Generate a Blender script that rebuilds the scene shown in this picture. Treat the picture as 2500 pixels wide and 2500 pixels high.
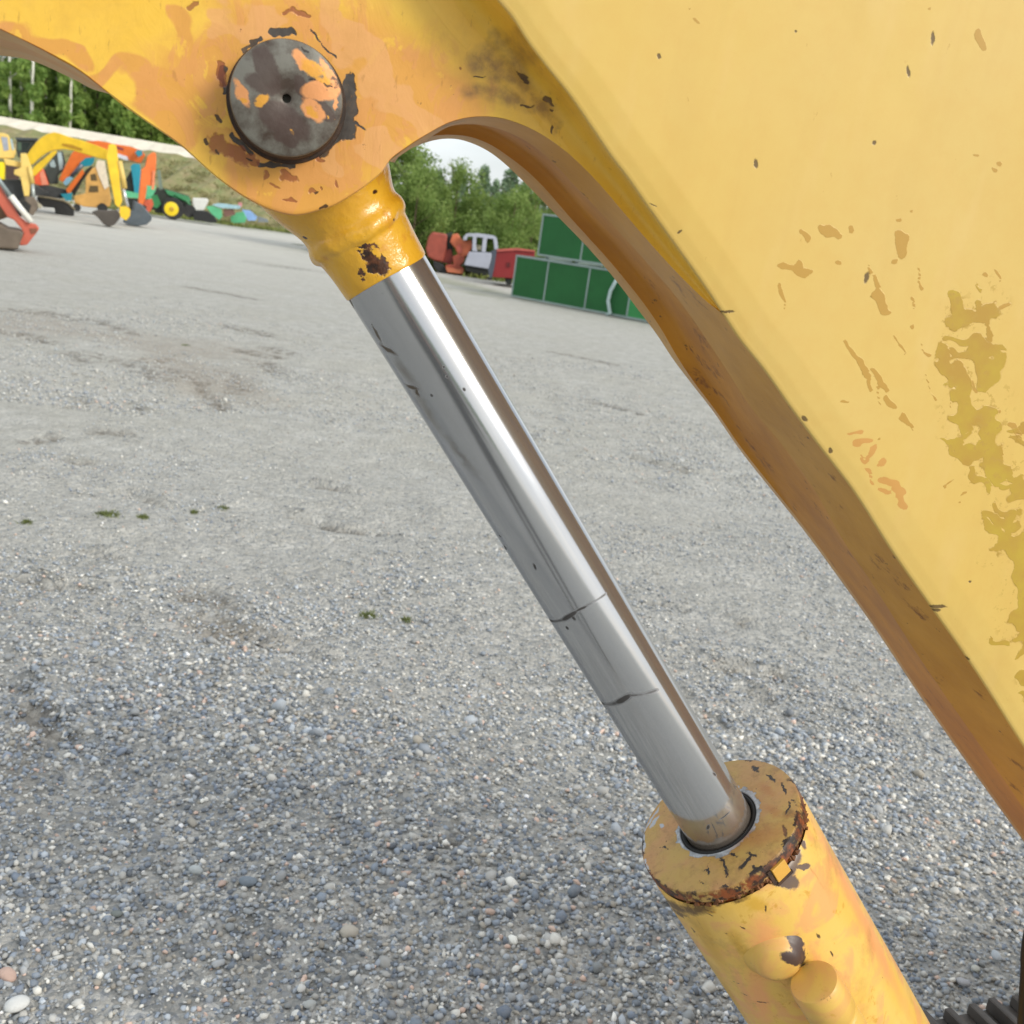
import bpy, math, random
import numpy as np
from math import sin, cos, radians, pi, atan2, sqrt
from mathutils import Vector, Matrix
random.seed(7)
scene = bpy.context.scene
COL = scene.collection
for o in list(bpy.data.objects): bpy.data.objects.remove(o)

# ------------------------------------------------------------------ camera
FPX = 2507.0; CAMH = 1.55; PITCH = radians(14.9); ROLL = radians(8.0)
R0 = Vector((1, 0, 0)); U0 = Vector((0, sin(PITCH), cos(PITCH))); CF = Vector((0, cos(PITCH), -sin(PITCH)))
CR = cos(ROLL)*R0 + sin(ROLL)*U0; CU = -sin(ROLL)*R0 + cos(ROLL)*U0
CAM = Vector((0, 0, CAMH))
cam = bpy.data.cameras.new('camera'); camo = bpy.data.objects.new('camera', cam); COL.objects.link(camo)
m = Matrix((CR, CU, -CF)).transposed().to_4x4(); m.translation = CAM
camo.matrix_world = m
cam.sensor_width = 36; cam.lens = 36*FPX/2500; cam.clip_start = .05; cam.clip_end = 3000
cam.dof.use_dof = True; cam.dof.focus_distance = 1.18; cam.dof.aperture_fstop = 11.5
scene.camera = camo

# ------------------------------------------------------------------ light
SUN_EL = radians(30); SUN_AZ = radians(124)     # azimuth clockwise from +Y : behind the camera, to the right
world = bpy.data.worlds.new('World'); scene.world = world; world.use_nodes = True
wn = world.node_tree.nodes; wl = world.node_tree.links
for nn in list(wn): wn.remove(nn)
sky = wn.new('ShaderNodeTexSky'); sky.sky_type = 'NISHITA'; sky.sun_disc = False
sky.sun_elevation = SUN_EL; sky.sun_rotation = SUN_AZ; sky.dust_density = 2.5; sky.air_density = 1.0
bg1 = wn.new('ShaderNodeBackground'); bg1.inputs[1].default_value = .10
# thin bright cloud sheet over the blue sky
tc = wn.new('ShaderNodeTexCoord'); nz = wn.new('ShaderNodeTexNoise'); nz.inputs['Scale'].default_value = 2.2; nz.inputs['Detail'].default_value = 6
mp = wn.new('ShaderNodeMapping'); mp.inputs['Scale'].default_value = (1, 1, 2.6)
rp = wn.new('ShaderNodeMapRange'); rp.inputs[1].default_value = .30; rp.inputs[2].default_value = .62; rp.inputs[3].default_value = .35; rp.inputs[4].default_value = .95
bg2 = wn.new('ShaderNodeBackground'); bg2.inputs[0].default_value = (.93, .97, 1, 1); bg2.inputs[1].default_value = 1.08
mx = wn.new('ShaderNodeMixShader'); wo = wn.new('ShaderNodeOutputWorld')
wl.new(tc.outputs['Generated'], mp.inputs[0]); wl.new(mp.outputs[0], nz.inputs['Vector']); wl.new(nz.outputs[0], rp.inputs[0])
wl.new(sky.outputs[0], bg1.inputs[0]); wl.new(rp.outputs[0], mx.inputs[0]); wl.new(bg1.outputs[0], mx.inputs[1]); wl.new(bg2.outputs[0], mx.inputs[2]); wl.new(mx.outputs[0], wo.inputs[0])
sl = bpy.data.lights.new('sun', 'SUN'); sl.energy = 1.9; sl.angle = radians(20); sl.color = (1, .95, .86)
so = bpy.data.objects.new('sun', sl); COL.objects.link(so)
sd = Vector((sin(SUN_AZ)*cos(SUN_EL), cos(SUN_AZ)*cos(SUN_EL), sin(SUN_EL)))
so.rotation_euler = sd.to_track_quat('Z', 'Y').to_euler(); so.location = sd*30
scene.view_settings.view_transform = 'Standard'; scene.view_settings.look = 'None'
scene.view_settings.exposure = 0.30; scene.view_settings.gamma = 1; scene.view_settings.use_curve_mapping = False

# ------------------------------------------------------------------ helpers
def hexc(h):
    h = h.lstrip('#'); out = []
    for i in (0, 2, 4):
        c = int(h[i:i+2], 16)/255
        out.append(c/12.92 if c <= .04045 else ((c+.055)/1.055)**2.4)
    return tuple(out)+(1,)
def ray(x, y): return CF + CR*((x-1250)/FPX) + CU*((1250-y)/FPX)
def ground(x, y):
    r = ray(x, y); return CAM + r*(-CAMH/r.z)
rv = ray(700, 499); TH = atan2(rv.x, rv.y)          # the boom's width direction
NV = Vector((sin(TH), cos(TH), 0)); EX = Vector((cos(TH), -sin(TH), 0)); D1 = .86
def wpt(x, y, dep):                                   # point of the plane at depth dep behind the boom's near side
    r = ray(x, y); return CAM + r*((D1+dep)/(r.dot(NV)))
pinw = wpt(700, 242, .05)
EM = Matrix.Translation((pinw.x, pinw.y, 0)) @ Matrix.Rotation(-TH, 4, 'Z'); EMI = EM.inverted()
def L(x, y, dep=0.): return EMI @ wpt(x, y, dep)
def P2(pt, o=(0, 0), s=1.): return (o[0]+pt[0]/s, o[1]+pt[1]/s)

def catmull(pts, n):
    P = np.array(pts, float)
    d = np.r_[0, np.cumsum(np.linalg.norm(np.diff(P[:, :2], axis=0), axis=1))]; t = np.linspace(0, d[-1], n)
    out = np.empty((n, P.shape[1]))
    # monotone-ish cubic hermite with finite difference slopes
    for k in range(P.shape[1]):
        y = P[:, k]; h = np.diff(d); dl = np.diff(y)/h
        mm = np.empty_like(y); mm[0] = dl[0]; mm[-1] = dl[-1]
        mm[1:-1] = (dl[:-1]*h[1:]+dl[1:]*h[:-1])/(h[1:]+h[:-1])
        i = np.clip(np.searchsorted(d, t, side='right')-1, 0, len(h)-1)
        s = (t-d[i])/h[i]
        out[:, k] = (2*s**3-3*s**2+1)*y[i]+(s**3-2*s**2+s)*h[i]*mm[i]+(-2*s**3+3*s**2)*y[i+1]+(s**3-s**2)*h[i]*mm[i+1]
    return out

def mesh_obj(name, verts, faces, mat=None, parent=None, smooth=False, mtx=None):
    me = bpy.data.meshes.new(name); me.from_pydata([tuple(v) for v in verts], [], faces); me.update()
    if smooth:
        me.polygons.foreach_set('use_smooth', [True]*len(me.polygons))
    o = bpy.data.objects.new(name, me); COL.objects.link(o)
    if mat: me.materials.append(mat)
    if parent: o.parent = parent
    if mtx is not None: o.matrix_local = mtx
    return o
def empty(name, mtx): 
    o = bpy.data.objects.new(name, None); COL.objects.link(o); o.matrix_world = mtx; o.empty_display_size = .1; return o
def tag(o, label=None, cat=None, group=None, kind=None):
    if label: o['label'] = label
    if cat: o['category'] = cat
    if group: o['group'] = group
    if kind: o['kind'] = kind
    return o
def autosmooth(o, ang=35):
    me = o.data; me.polygons.foreach_set('use_smooth', [True]*len(me.polygons))
    md = o.modifiers.new('split', 'EDGE_SPLIT'); md.split_angle = radians(ang); return o
def bevel(o, w, seg=2, ang=40):
    b = o.modifiers.new('bevel', 'BEVEL'); b.width = w; b.segments = seg; b.limit_method = 'ANGLE'; b.angle_limit = radians(ang); return o
class MB:
    def __init__(s): s.v = []; s.f = []
    def add(s, v, f):
        n = len(s.v); s.v += [tuple(p) for p in v]; s.f += [tuple(i+n for i in q) for q in f]; return s
    def box(s, x0, x1, y0, y1, z0, z1):
        v = [(x0, y0, z0), (x1, y0, z0), (x1, y1, z0), (x0, y1, z0), (x0, y0, z1), (x1, y0, z1), (x1, y1, z1), (x0, y1, z1)]
        return s.add(v, [(0, 3, 2, 1), (4, 5, 6, 7), (0, 1, 5, 4), (1, 2, 6, 5), (2, 3, 7, 6), (3, 0, 4, 7)])
    def prism(s, pts, y0, y1):            # pts in x,z (any winding), extruded along y
        a = sum(pts[i][0]*pts[(i+1) % len(pts)][1]-pts[(i+1) % len(pts)][0]*pts[i][1] for i in range(len(pts)))
        if a < 0: pts = pts[::-1]
        n = len(pts); v = [(p[0], y0, p[1]) for p in pts]+[(p[0], y1, p[1]) for p in pts]
        f = [tuple(range(n)), tuple(range(2*n-1, n-1, -1))]+[(i, i+n, (i+1) % n+n, (i+1) % n) for i in range(n)]
        return s.add(v, f)
    def lathe(s, prof, n=48, closed=False):   # prof: (r, z) list, about z
        v = []; f = []
        for r, z in prof:
            for k in range(n): v.append((r*cos(2*pi*k/n), r*sin(2*pi*k/n), z))
        m_ = len(prof)
        for i in range(m_-1 if not closed else m_):
            j = (i+1) % m_
            for k in range(n):
                f.append((i*n+k, i*n+(k+1) % n, j*n+(k+1) % n, j*n+k))
        return s.add(v, f)
    def tube(s, pts, r, n=12, caps=True):
        pts = [Vector(p) for p in pts]; v = []; f = []
        rr = r if hasattr(r, '__len__') else [r]*len(pts)
        t0 = (pts[1]-pts[0]).normalized(); up = Vector((0, 0, 1)) if abs(t0.z) < .9 else Vector((1, 0, 0))
        a = t0.cross(up).normalized()
        for i, p in enumerate(pts):
            t = (pts[min(i+1, len(pts)-1)]-pts[max(i-1, 0)]).normalized()
            a = (a-t*a.dot(t)).normalized(); b = t.cross(a)
            for k in range(n): v.append(p+(a*cos(2*pi*k/n)+b*sin(2*pi*k/n))*rr[i])
        for i in range(len(pts)-1):
            for k in range(n): f.append((i*n+k, i*n+(k+1) % n, (i+1)*n+(k+1) % n, (i+1)*n+k))
        if caps: f.append(tuple(range(n-1, -1, -1))); f.append(tuple(range((len(pts)-1)*n, len(pts)*n)))
        return s.add(v, f)
    def build(s, name, mat=None, parent=None, smooth=False, mtx=None): return mesh_obj(name, s.v, s.f, mat, parent, smooth, mtx)

# ------------------------------------------------------------------ materials
class NT:
    def __init__(s, name):
        s.m = bpy.data.materials.new(name); s.m.use_nodes = True; s.t = s.m.node_tree
        s.b = s.t.nodes['Principled BSDF']; s.out = s.t.nodes['Material Output']
        s.tc = s.n('ShaderNodeTexCoord'); s.co = s.tc.outputs['Object']; s.bumph = None
    def n(s, t, **kw):
        x = s.t.nodes.new(t)
        for k, v in kw.items(): setattr(x, k, v)
        return x
    def l(s, a, b): s.t.links.new(a, b)
    def inp(s, node, idx, v):
        if isinstance(v, bpy.types.NodeSocket): s.l(v, node.inputs[idx])
        else: node.inputs[idx].default_value = v
    def math(s, op, a, b=0., c=None, clamp=False):
        x = s.n('ShaderNodeMath', operation=op, use_clamp=clamp); s.inp(x, 0, a); s.inp(x, 1, b)
        if c is not None: s.inp(x, 2, c)
        return x.outputs[0]
    def vmath(s, op, a, b=None, sc=None):
        x = s.n('ShaderNodeVectorMath', operation=op); s.inp(x, 0, a)
        if b is not None: s.inp(x, 1, b)
        if sc is not None: s.inp(x, 3, sc)
        return x.outputs[1] if op in ('LENGTH', 'DISTANCE', 'DOT_PRODUCT') else x.outputs[0]
    def noise(s, scale, detail=3., rough=.55, co=None, stretch=None, color=False, dist=0.):
        co = co or s.co
        if stretch:
            mp_ = s.n('ShaderNodeMapping'); s.l(co, mp_.inputs[0])
            mp_.inputs['Rotation'].default_value = stretch[0]; mp_.inputs['Scale'].default_value = stretch[1]; co = mp_.outputs[0]
        x = s.n('ShaderNodeTexNoise'); s.l(co, x.inputs['Vector']); x.inputs['Scale'].default_value = scale
        x.inputs['Detail'].default_value = detail; x.inputs['Roughness'].default_value = rough; x.inputs['Distortion'].default_value = dist
        return x.outputs[1] if color else x.outputs[0]
    def ramp(s, v, a, b, lo=0., hi=1.):
        x = s.n('ShaderNodeMapRange'); s.inp(x, 0, v); x.inputs[1].default_value = a; x.inputs[2].default_value = b; x.inputs[3].default_value = lo; x.inputs[4].default_value = hi
        return x.outputs[0]
    def mix(s, fac, a, b):
        x = s.n('ShaderNodeMix', data_type='RGBA'); s.inp(x, 0, fac); s.inp(x, 6, a); s.inp(x, 7, b); return x.outputs[2]
    def blobs(s, bl, amp, nscale, soft=.12, co=None, flat=False):
        co = co or s.co
        if amp:
            d = s.vmath('SUBTRACT', s.noise(nscale, 4., .65, color=True, co=co), (.5, .5, .5))
            co = s.vmath('ADD', co, s.vmath('SCALE', d, sc=amp))
        cur = None
        for A, B, r in bl:
            A = Vector(A); B = Vector(B); mp_ = s.n('ShaderNodeMapping', vector_type='TEXTURE'); s.l(co, mp_.inputs[0])
            mp_.inputs['Location'].default_value = (A+B)/2
            dd = B-A
            if dd.length > 1e-6: mp_.inputs['Rotation'].default_value = dd.to_track_quat('X', 'Z').to_euler()
            mp_.inputs['Scale'].default_value = (dd.length/2+r, .3 if flat else r, r)
            ln = s.vmath('LENGTH', mp_.outputs[0])
            cur = ln if cur is None else s.math('MINIMUM', cur, ln)
        return s.ramp(cur, 1-soft, 1+soft, 1., 0.)
    def hadd(s, v, k):
        v = s.math('MULTIPLY', v, k); s.bumph = v if s.bumph is None else s.math('ADD', s.bumph, v)
    def finish(s, color, rough=.5, metal=0., bump=.3, dist=.002, spec=.5):
        s.inp(s.b, 'Base Color', color); s.inp(s.b, 'Roughness', rough); s.inp(s.b, 'Metallic', metal); s.b.inputs['Specular IOR Level'].default_value = spec
        if s.bumph is not None:
            x = s.n('ShaderNodeBump'); x.inputs['Strength'].default_value = bump; x.inputs['Distance'].default_value = dist
            s.l(s.bumph, x.inputs['Height']); s.l(x.outputs[0], s.b.inputs['Normal'])
        return s.m

def dull(c, k): return (c[0]*k, c[1]*k, c[2]*k, 1)
_mc = {}
def simple(name, h, rough=.55, metal=0., var=.18, scale=6., grime='#4a3f33', gamt=.25):
    """painted / plain surface with uneven tone and a little grime"""
    if name in _mc: return _mc[name]
    s = NT(name); c = hexc(h)
    n1 = s.noise(scale, 4., .6); col = s.mix(s.ramp(n1, .3, .7), dull(c, 1-var), dull(c, 1+var*.6))
    n2 = s.noise(scale*2.7, 5., .7); col = s.mix(s.ramp(n2, .58, .75, 0, gamt), col, hexc(grime))
    s.hadd(n2, 1.); _mc[name] = s.finish(col, rough, metal, .15, .01); return _mc[name]

# ------------------------------------------------------------------ value noise in numpy
rng = np.random.default_rng(11)
def vnoise(x, y, cell, seed):
    g = np.random.default_rng(seed).random((256, 256)); X = x/cell; Y = y/cell
    i = np.floor(X).astype(int); j = np.floor(Y).astype(int); u = X-i; v = Y-j; u = u*u*(3-2*u); v = v*v*(3-2*v)
    i &= 255; j &= 255; i1 = (i+1) & 255; j1 = (j+1) & 255
    return (g[i, j]*(1-u)+g[i1, j]*u)*(1-v)+(g[i, j1]*(1-u)+g[i1, j1]*u)*v

# ================================================================== FOREGROUND EXCAVATOR
exc = empty('excavator', EM)
tag(exc, 'close-up faded yellow excavator boom with a chrome hydraulic rod and scuffed cylinder', 'excavator')
def seg(conv, x1, y1, x2, y2, w, dep=0.):
    """wear mark on a plate: segment with half width w, all in photo units, put on the plate plane"""
    o, s_ = conv; a = P2((x1, y1), o, s_); b = P2((x2, y2), o, s_)
    c = L(a[0]+w/s_, a[1], dep)
    A = L(a[0], a[1], dep); B = L(b[0], b[1], dep); return (A, B, (c-A).length)
def segs(conv, rows, dep=0.): return [seg(conv, *r, dep) for r in rows]
Z7 = ((1500, 0), 1.932); Z7b = ((2000, 600), 2.76); Z8 = ((1700, 1000), 2.415); Z4 = ((400, 0), 2.415); ZL = ((0, 0), 3.864); Z12 = ((1100, 0), 3.22)

PANEL_WEAR = {}
def m_panel():
    s = NT('faded_panel_paint')
    n1 = s.noise(2.3, 3.); col = s.mix(s.ramp(n1, .3, .7), hexc('#dbb85a'), hexc('#dcbe70'))
    bigv = s.noise(1.6, 4., .6); col = s.mix(s.ramp(bigv, .38, .66, 0, .18), col, hexc('#c6a468')); drip = s.noise(11, 4., .65, stretch=((0, 0, 0), (1, 1, .1))); col = s.mix(s.ramp(drip, .52, .72, 0, .22), col, hexc('#bf954a'))
    fine = s.noise(60, 4., .7); col = s.mix(s.ramp(fine, .4, .7, 0, .13), col, hexc('#cf9a45'))
    st = s.noise(22, 3., .6, stretch=((0, radians(55), 0), (1, 1, .22))); col = s.mix(s.ramp(st, .55, .78, 0, .22), col, hexc('#e6c88c'))
    olive = segs(Z7b, [(830, 320, 850, 490, 26), (850, 455, 1150, 425, 48), (1040, 335, 1060, 450, 26), (1075, 490, 1100, 580, 10), (830, 620, 1210, 665, 22), (1205, 640, 1212, 690, 16),
        (790, 720, 845, 900, 36), (900, 745, 1140, 765, 22), (1080, 700, 1130, 900, 55), (1130, 860, 1140, 965, 26), (880, 870, 990, 1180, 48), (1080, 1110, 1100, 1190, 32), (1120, 1190, 1180, 1340, 42),
        (860, 1262, 965, 1275, 16), (925, 1300, 965, 1450, 18), (960, 1440, 1010, 1440, 22), (1050, 1370, 1240, 1390, 22), (1190, 1400, 1200, 1540, 44), (1050, 1500, 1120, 1640, 20), (1090, 1570, 1120, 1620, 26),
        (1270, 1500, 1300, 1570, 18), (1340, 1590, 1380, 1690, 32), (1110, 1830, 1270, 1860, 32), (1225, 1760, 1230, 1900, 26), (1020, 1330, 1000, 1430, 18), (1170, 1700, 1190, 1760, 15), (1250, 1630, 1290, 1630, 14)])
    olive += segs(Z8, [(1560, 10, 1700, 30, 34), (1700, 60, 1740, 180, 34), (1500, 120, 1560, 150, 14), (1560, 170, 1600, 300, 20), (1730, 250, 1790, 340, 40), (1640, 330, 1700, 480, 13), (1700, 640, 1840, 660, 30),
        (1800, 600, 1800, 720, 24), (1780, 770, 1932, 780, 40), (1890, 800, 1990, 1250, 46), (1700, 720, 1720, 760, 20), (1880, 1180, 1980, 1330, 42), (1775, 1350, 1860, 1330, 16), (1860, 400, 1900, 390, 16),
        (1840, 80, 1880, 120, 22), (1860, 180, 1932, 220, 14), (1890, 470, 1960, 500, 40), (1990, 250, 2030, 400, 40), (1880, 1560, 1980, 1640, 26), (1900, 1420, 2000, 1400, 14), (1890, 1690, 1960, 1740, 14)])
    tan = segs(Z7b, [(180, 615, 262, 830, 11), (245, 765, 290, 850, 20), (345, 860, 460, 1000, 16), (372, 940, 385, 1050, 9), (450, 1045, 490, 1085, 18), (530, 1150, 618, 1220, 12), (480, 605, 550, 740, 7),
        (690, 880, 750, 1020, 8), (625, 185, 662, 310, 11), (362, 212, 390, 300, 13), (365, 340, 425, 430, 30), (500, 0, 550, 50, 26), (1085, 190, 1100, 205, 14), (1170, 150, 1195, 225, 9), (1200, 395, 1245, 380, 17),
        (1270, 1195, 1315, 1250, 20), (1180, 1100, 1190, 1108, 12), (590, 380, 625, 430, 10), (605, 545, 612, 548, 16), (670, 660, 745, 715, 10), (150, 1045, 200, 1040, 9), (475, 95, 500, 105, 12),
        (280, 130, 330, 180, 10), (830, 1600, 875, 1580, 9), (920, 1735, 925, 1735, 12), (930, 1680, 965, 1660, 8), (385, 1285, 400, 1288, 9), (300, 880, 312, 940, 9), (1300, 1300, 1380, 1350, 14), (850, 1040, 858, 1130, 8), (1010, 920, 1050, 960, 13)])
    tan += segs(Z7, [(870, 1095, 900, 1130, 13), (950, 1085, 1035, 1125, 14), (1085, 1080, 1105, 1110, 11), (760, 1250, 840, 1252, 9), (862, 1245, 905, 1290, 15), (1320, 1115, 1345, 1190, 24), (1295, 1228, 1310, 1230, 12),
        (790, 1340, 800, 1450, 8), (1650, 180, 1690, 215, 16), (1385, 1015, 1385, 1030, 8), (1310, 1050, 1330, 1045, 8), (1670, 725, 1680, 728, 9), (1740, 790, 1745, 792, 9), (1770, 760, 1778, 762, 9), (380, 90, 384, 100, 9), (367, 28, 368, 30, 8), (1470, 72, 1472, 76, 7), (1050, 1212, 1055, 1213, 11)])
    PANEL_WEAR['olive'] = olive; PANEL_WEAR['tan'] = tan
    def fld(nm, k, ns):
        at = s.n('ShaderNodeAttribute', attribute_name=nm); return s.ramp(s.math('ADD', at.outputs['Fac'], s.math('MULTIPLY', s.math('SUBTRACT', s.noise(ns, 4., .6), .5), k)), .94, 1.02, 1., 0.)
    mo = fld('olive', .45, 150); mt = fld('tan', .5, 220)
    # sparse random scuffs in the olive zone edges
    n3 = s.noise(95, 5., .75, stretch=((0, radians(50), 0), (1, 1, .5))); sc = s.ramp(n3, .685, .70, 0, .7)
    col = s.mix(sc, col, hexc('#c39a48')); col = s.mix(s.math('MULTIPLY', mt, .85), col, hexc('#b88d3a'))
    colo = s.mix(s.ramp(s.noise(30, 3.), .35, .65), hexc('#bda038'), hexc('#b6903a')); fo = s.n('ShaderNodeAttribute', attribute_name='olive').outputs['Fac']; spk = s.math('MULTIPLY', s.ramp(s.noise(130, 4., .65), .585, .60), s.ramp(fo, 1.0, 3.0, 1., 0.)); spk = s.math('MULTIPLY', spk, s.ramp(s.noise(20, 2.), .42, .52)); lipm = s.ramp(s.math('ADD', fo, s.math('MULTIPLY', s.math('SUBTRACT', s.noise(150, 4., .6), .5), .45)), 1.02, 1.13, 1., 0.); col = s.mix(s.math('MULTIPLY', lipm, .35), col, hexc('#b8924a')); col = s.mix(mo, col, colo); col = s.mix(s.math('MULTIPLY', spk, .8), col, hexc('#b79440'))
    PANEL_WEAR['rust'] = (segs(Z8, [(945, 215, 1000, 205, 16), (1035, 240, 1030, 290, 14), (960, 290, 1010, 310, 13), (1080, 330, 1090, 340, 14), (1090, 400, 1170, 450, 20), (1150, 470, 1220, 500, 16), (1190, 500, 1200, 580, 22), (1075, 480, 1130, 510, 12), (1020, 350, 1035, 430, 9), (900, 130, 960, 140, 9)])); rust = fld('rust', .9, 150)
    col = s.mix(s.math('MULTIPLY', rust, .75), col, hexc('#c98d48'))
    dark = segs(Z7, [(1465, 170, 1463, 210, 9), (1353, 325, 1357, 360, 8), (655, 762, 657, 785, 9), (1203, 672, 1204, 675, 9), (201, 264, 202, 268, 9), (833, 152, 834, 154, 5), (1178, 1295, 1172, 1322, 12), (300, 1100, 312, 1088, 5), (170, 962, 195, 975, 3), (505, 1472, 560, 1470, 5)])
    dark += segs(Z8, [(630, 45, 645, 60, 12), (785, 235, 792, 245, 12), (1385, 1160, 1460, 1160, 10), (1400, 1180, 1430, 1185, 10), (1590, 1465, 1604, 1475, 9), (1600, 1008, 1601, 1010, 7)])
    md = s.blobs(dark, .004, 160, .2, flat=True); col = s.mix(s.math('MULTIPLY', md, .9), col, hexc('#5e4a2c'))
    s.hadd(s.math('ADD', mo, s.math('ADD', mt, md)), -1.); s.hadd(s.noise(300, 2.), .12); s.hadd(s.noise(9, 2.), 1.2)
    return s.finish(col, .42, 0, .35, .0008, .5)

LUG_WEAR = {}
def m_lug():
    s = NT('chipped_lug_paint')
    def fb(nm, rows, k, ns, soft=.08):
        LUG_WEAR[nm] = rows; at = s.n('ShaderNodeAttribute', attribute_name=nm)
        return s.ramp(s.math('ADD', at.outputs['Fac'], s.math('MULTIPLY', s.math('SUBTRACT', s.noise(ns, 4., .62), .5), k)), 1-soft, 1+soft, 1., 0.)
    n1 = s.noise(9, 5., .6, dist=.6); col = s.mix(s.ramp(n1, .3, .7), hexc('#e8b83c'), hexc('#edc250'))
    zone = fb('zone', segs(Z4, [(500, 500, 1100, 500, 470), (1000, 650, 1600, 560, 260), (0, 500, 300, 700, 150), (600, 1000, 900, 1000, 260)], .05), .7, 18, .3)
    zone2 = fb('zone2', segs(ZL, [(300, 200, 850, 440, 90), (800, 640, 1400, 800, 80), (1300, 900, 1800, 1100, 200), (1750, 250, 1860, 420, 90)], .05), 1.2, 30, .2)
    pn = s.noise(26, 6., .62, dist=1.2)
    z = s.math('MAXIMUM', zone, zone2)
    col = s.mix(s.math('MULTIPLY', z, s.ramp(pn, .37, .415, .3, .95)), col, hexc('#d99c48'))
    pn2 = s.noise(30, 6., .6, dist=1.5, stretch=((0, .7, 0), (1, 1, .6)))
    col = s.mix(s.math('MULTIPLY', z, s.ramp(pn2, .535, .547, 0, .85)), col, hexc('#da9a54'))
    bl = fb('pale', segs(Z4, [(1100, 300, 1500, 650, 110), (1000, 100, 1100, 200, 60), (1200, 850, 1320, 880, 60), (960, 900, 1000, 1000, 50), (300, 100, 700, 100, 70)], .05), 1.6, 35, .08)
    col = s.mix(s.math('MULTIPLY', bl, .8), col, hexc('#dfa566'))
    # grime towards the bend
    gr = fb('grime', segs(Z12, [(250, 350, 400, 600, 90), (450, 600, 650, 850, 100), (200, 700, 450, 850, 80), (560, 850, 760, 1040, 60)], .05), 1.2, 40, .5)
    col = s.mix(s.math('MULTIPLY', gr, s.ramp(s.noise(55, 5., .65), .35, .6, .15, .75)), col, hexc('#7a5a3c'))
    ring = fb('ring', segs(Z4, [(1085, 470, 1105, 620, 34), (1095, 620, 1080, 800, 42), (1050, 800, 940, 900, 34), (660, 185, 750, 200, 26), (560, 215, 450, 300, 14), (350, 420, 350, 560, 16), (400, 780, 520, 930, 16), (560, 960, 760, 985, 14), (850, 190, 1000, 330, 6), (1130, 730, 1175, 770, 9)], .05), 1.3, 110, .08)
    col = s.mix(ring, col, s.mix(s.ramp(s.noise(80), .4, .6), hexc('#4c4640'), hexc('#3c352f')))  # scraped paint at the right; left arcs paint the shade of the pin gap
    rust = fb('rustmark', segs(Z4, [(320, 840, 480, 940, 50), (330, 380, 350, 480, 20), (590, 1030, 620, 1020, 14), (720, 1030, 770, 1045, 22), (640, 1080, 660, 1100, 10), (870, 1140, 905, 1130, 13), (950, 1095, 945, 1115, 7), (1010, 1075, 1030, 1090, 7), (700, 1185, 780, 1185, 7), (330, 380, 360, 400, 20), (480, 930, 560, 955, 14), (900, 930, 940, 950, 14), (700, 60, 850, 90, 16), (150, 60, 200, 40, 14), (1740, 390, 1750, 400, 6), (620, 300, 600, 330, 5)], .05), 2.0, 120, .2)
    col = s.mix(s.math('MULTIPLY', rust, .8), col, hexc('#8e4a2a'))
    dk = fb('darkmark', segs(Z4, [(318, 690, 322, 700, 17), (240, 825, 260, 850, 12), (905, 1222, 960, 1225, 8), (870, 1145, 900, 1135, 6), (320, 900, 335, 925, 8), (495, 940, 530, 955, 9)], .05)+segs(Z12, [(750, 770, 800, 850, 18), (795, 950, 815, 1040, 14), (530, 560, 640, 650, 22), (570, 850, 660, 830, 8), (180, 610, 270, 600, 6), (790, 860, 850, 860, 7)], .048), 1.4, 130, .12)
    col = s.mix(s.math('MULTIPLY', dk, .92), col, hexc('#33231a'))
    col = s.mix(s.ramp(s.noise(17, 6., .75), .5, .75, 0, .35), col, hexc('#b9853c')); mc = s.noise(160, 4., .7, stretch=((0, .4, 0), (1, 1, .25))); col = s.mix(s.ramp(mc, .62, .68, 0, .4), col, hexc('#a87434'))
    ch = s.noise(70, 5., .7); col = s.mix(s.math('MULTIPLY', z, s.ramp(ch, .665, .68, 0, .8)), col, hexc('#6b3d22'))
    s.hadd(s.math('ADD', ring, s.math('ADD', dk, rust)), -1.); s.hadd(pn2, 1.2); s.hadd(s.noise(14, 3.), 2.0)
    return s.finish(col, .38, 0, .5, .0012, .5)

def m_under(name, ca, cb, rough):
    s = NT(name); n1 = s.noise(16, 5., .6, stretch=((0, radians(52), 0), (.25, 1, 1)))
    col = s.mix(s.ramp(n1, .35, .65), hexc(ca), hexc(cb))
    n2 = s.noise(24, 6., .7, stretch=((0, radians(52), 0), (.3, 1, 1))); col = s.mix(s.ramp(n2, .60, .68, 0, .8), col, hexc('#6a3512'))
    n4 = s.noise(70, 5., .7); col = s.mix(s.ramp(n4, .66, .69, 0, .7), col, hexc('#3a2212'))
    s.hadd(n2, 1.); s.hadd(s.noise(60, 3.), .6); return s.finish(col, rough, 0, .35, .002, .5)
M_PANEL = m_panel(); M_LUG = m_lug()
M_EDGE = m_under('worn_plate_edge_paint', '#cf9a3c', '#bf8a32', .42)
M_UND = m_under('underside_amber_paint', '#cb8a12', '#b57610', .46)

def loft(name, rows, mat, parent, n=140, smooth=True, sub=1):
    """rows: list of curves of (px, py, depth); surface between neighbouring curves"""
    cs = [catmull(r, n) for r in rows]; full = []
    for a, b in zip(cs[:-1], cs[1:]):
        for k in range(sub): full.append(a*(1-k/sub)+b*(k/sub))
    full.append(cs[-1]); v = []; f = []
    for r in full: v += [L(p[0], p[1], p[2]) for p in r]
    for i in range(len(full)-1):
        for k in range(n-1): f.append((i*n+k, (i+1)*n+k, (i+1)*n+k+1, i*n+k+1))
    return mesh_obj(name, v, f, mat, parent, smooth)
def wd(pts, d): return [(p[0], p[1], d) for p in pts]

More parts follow.
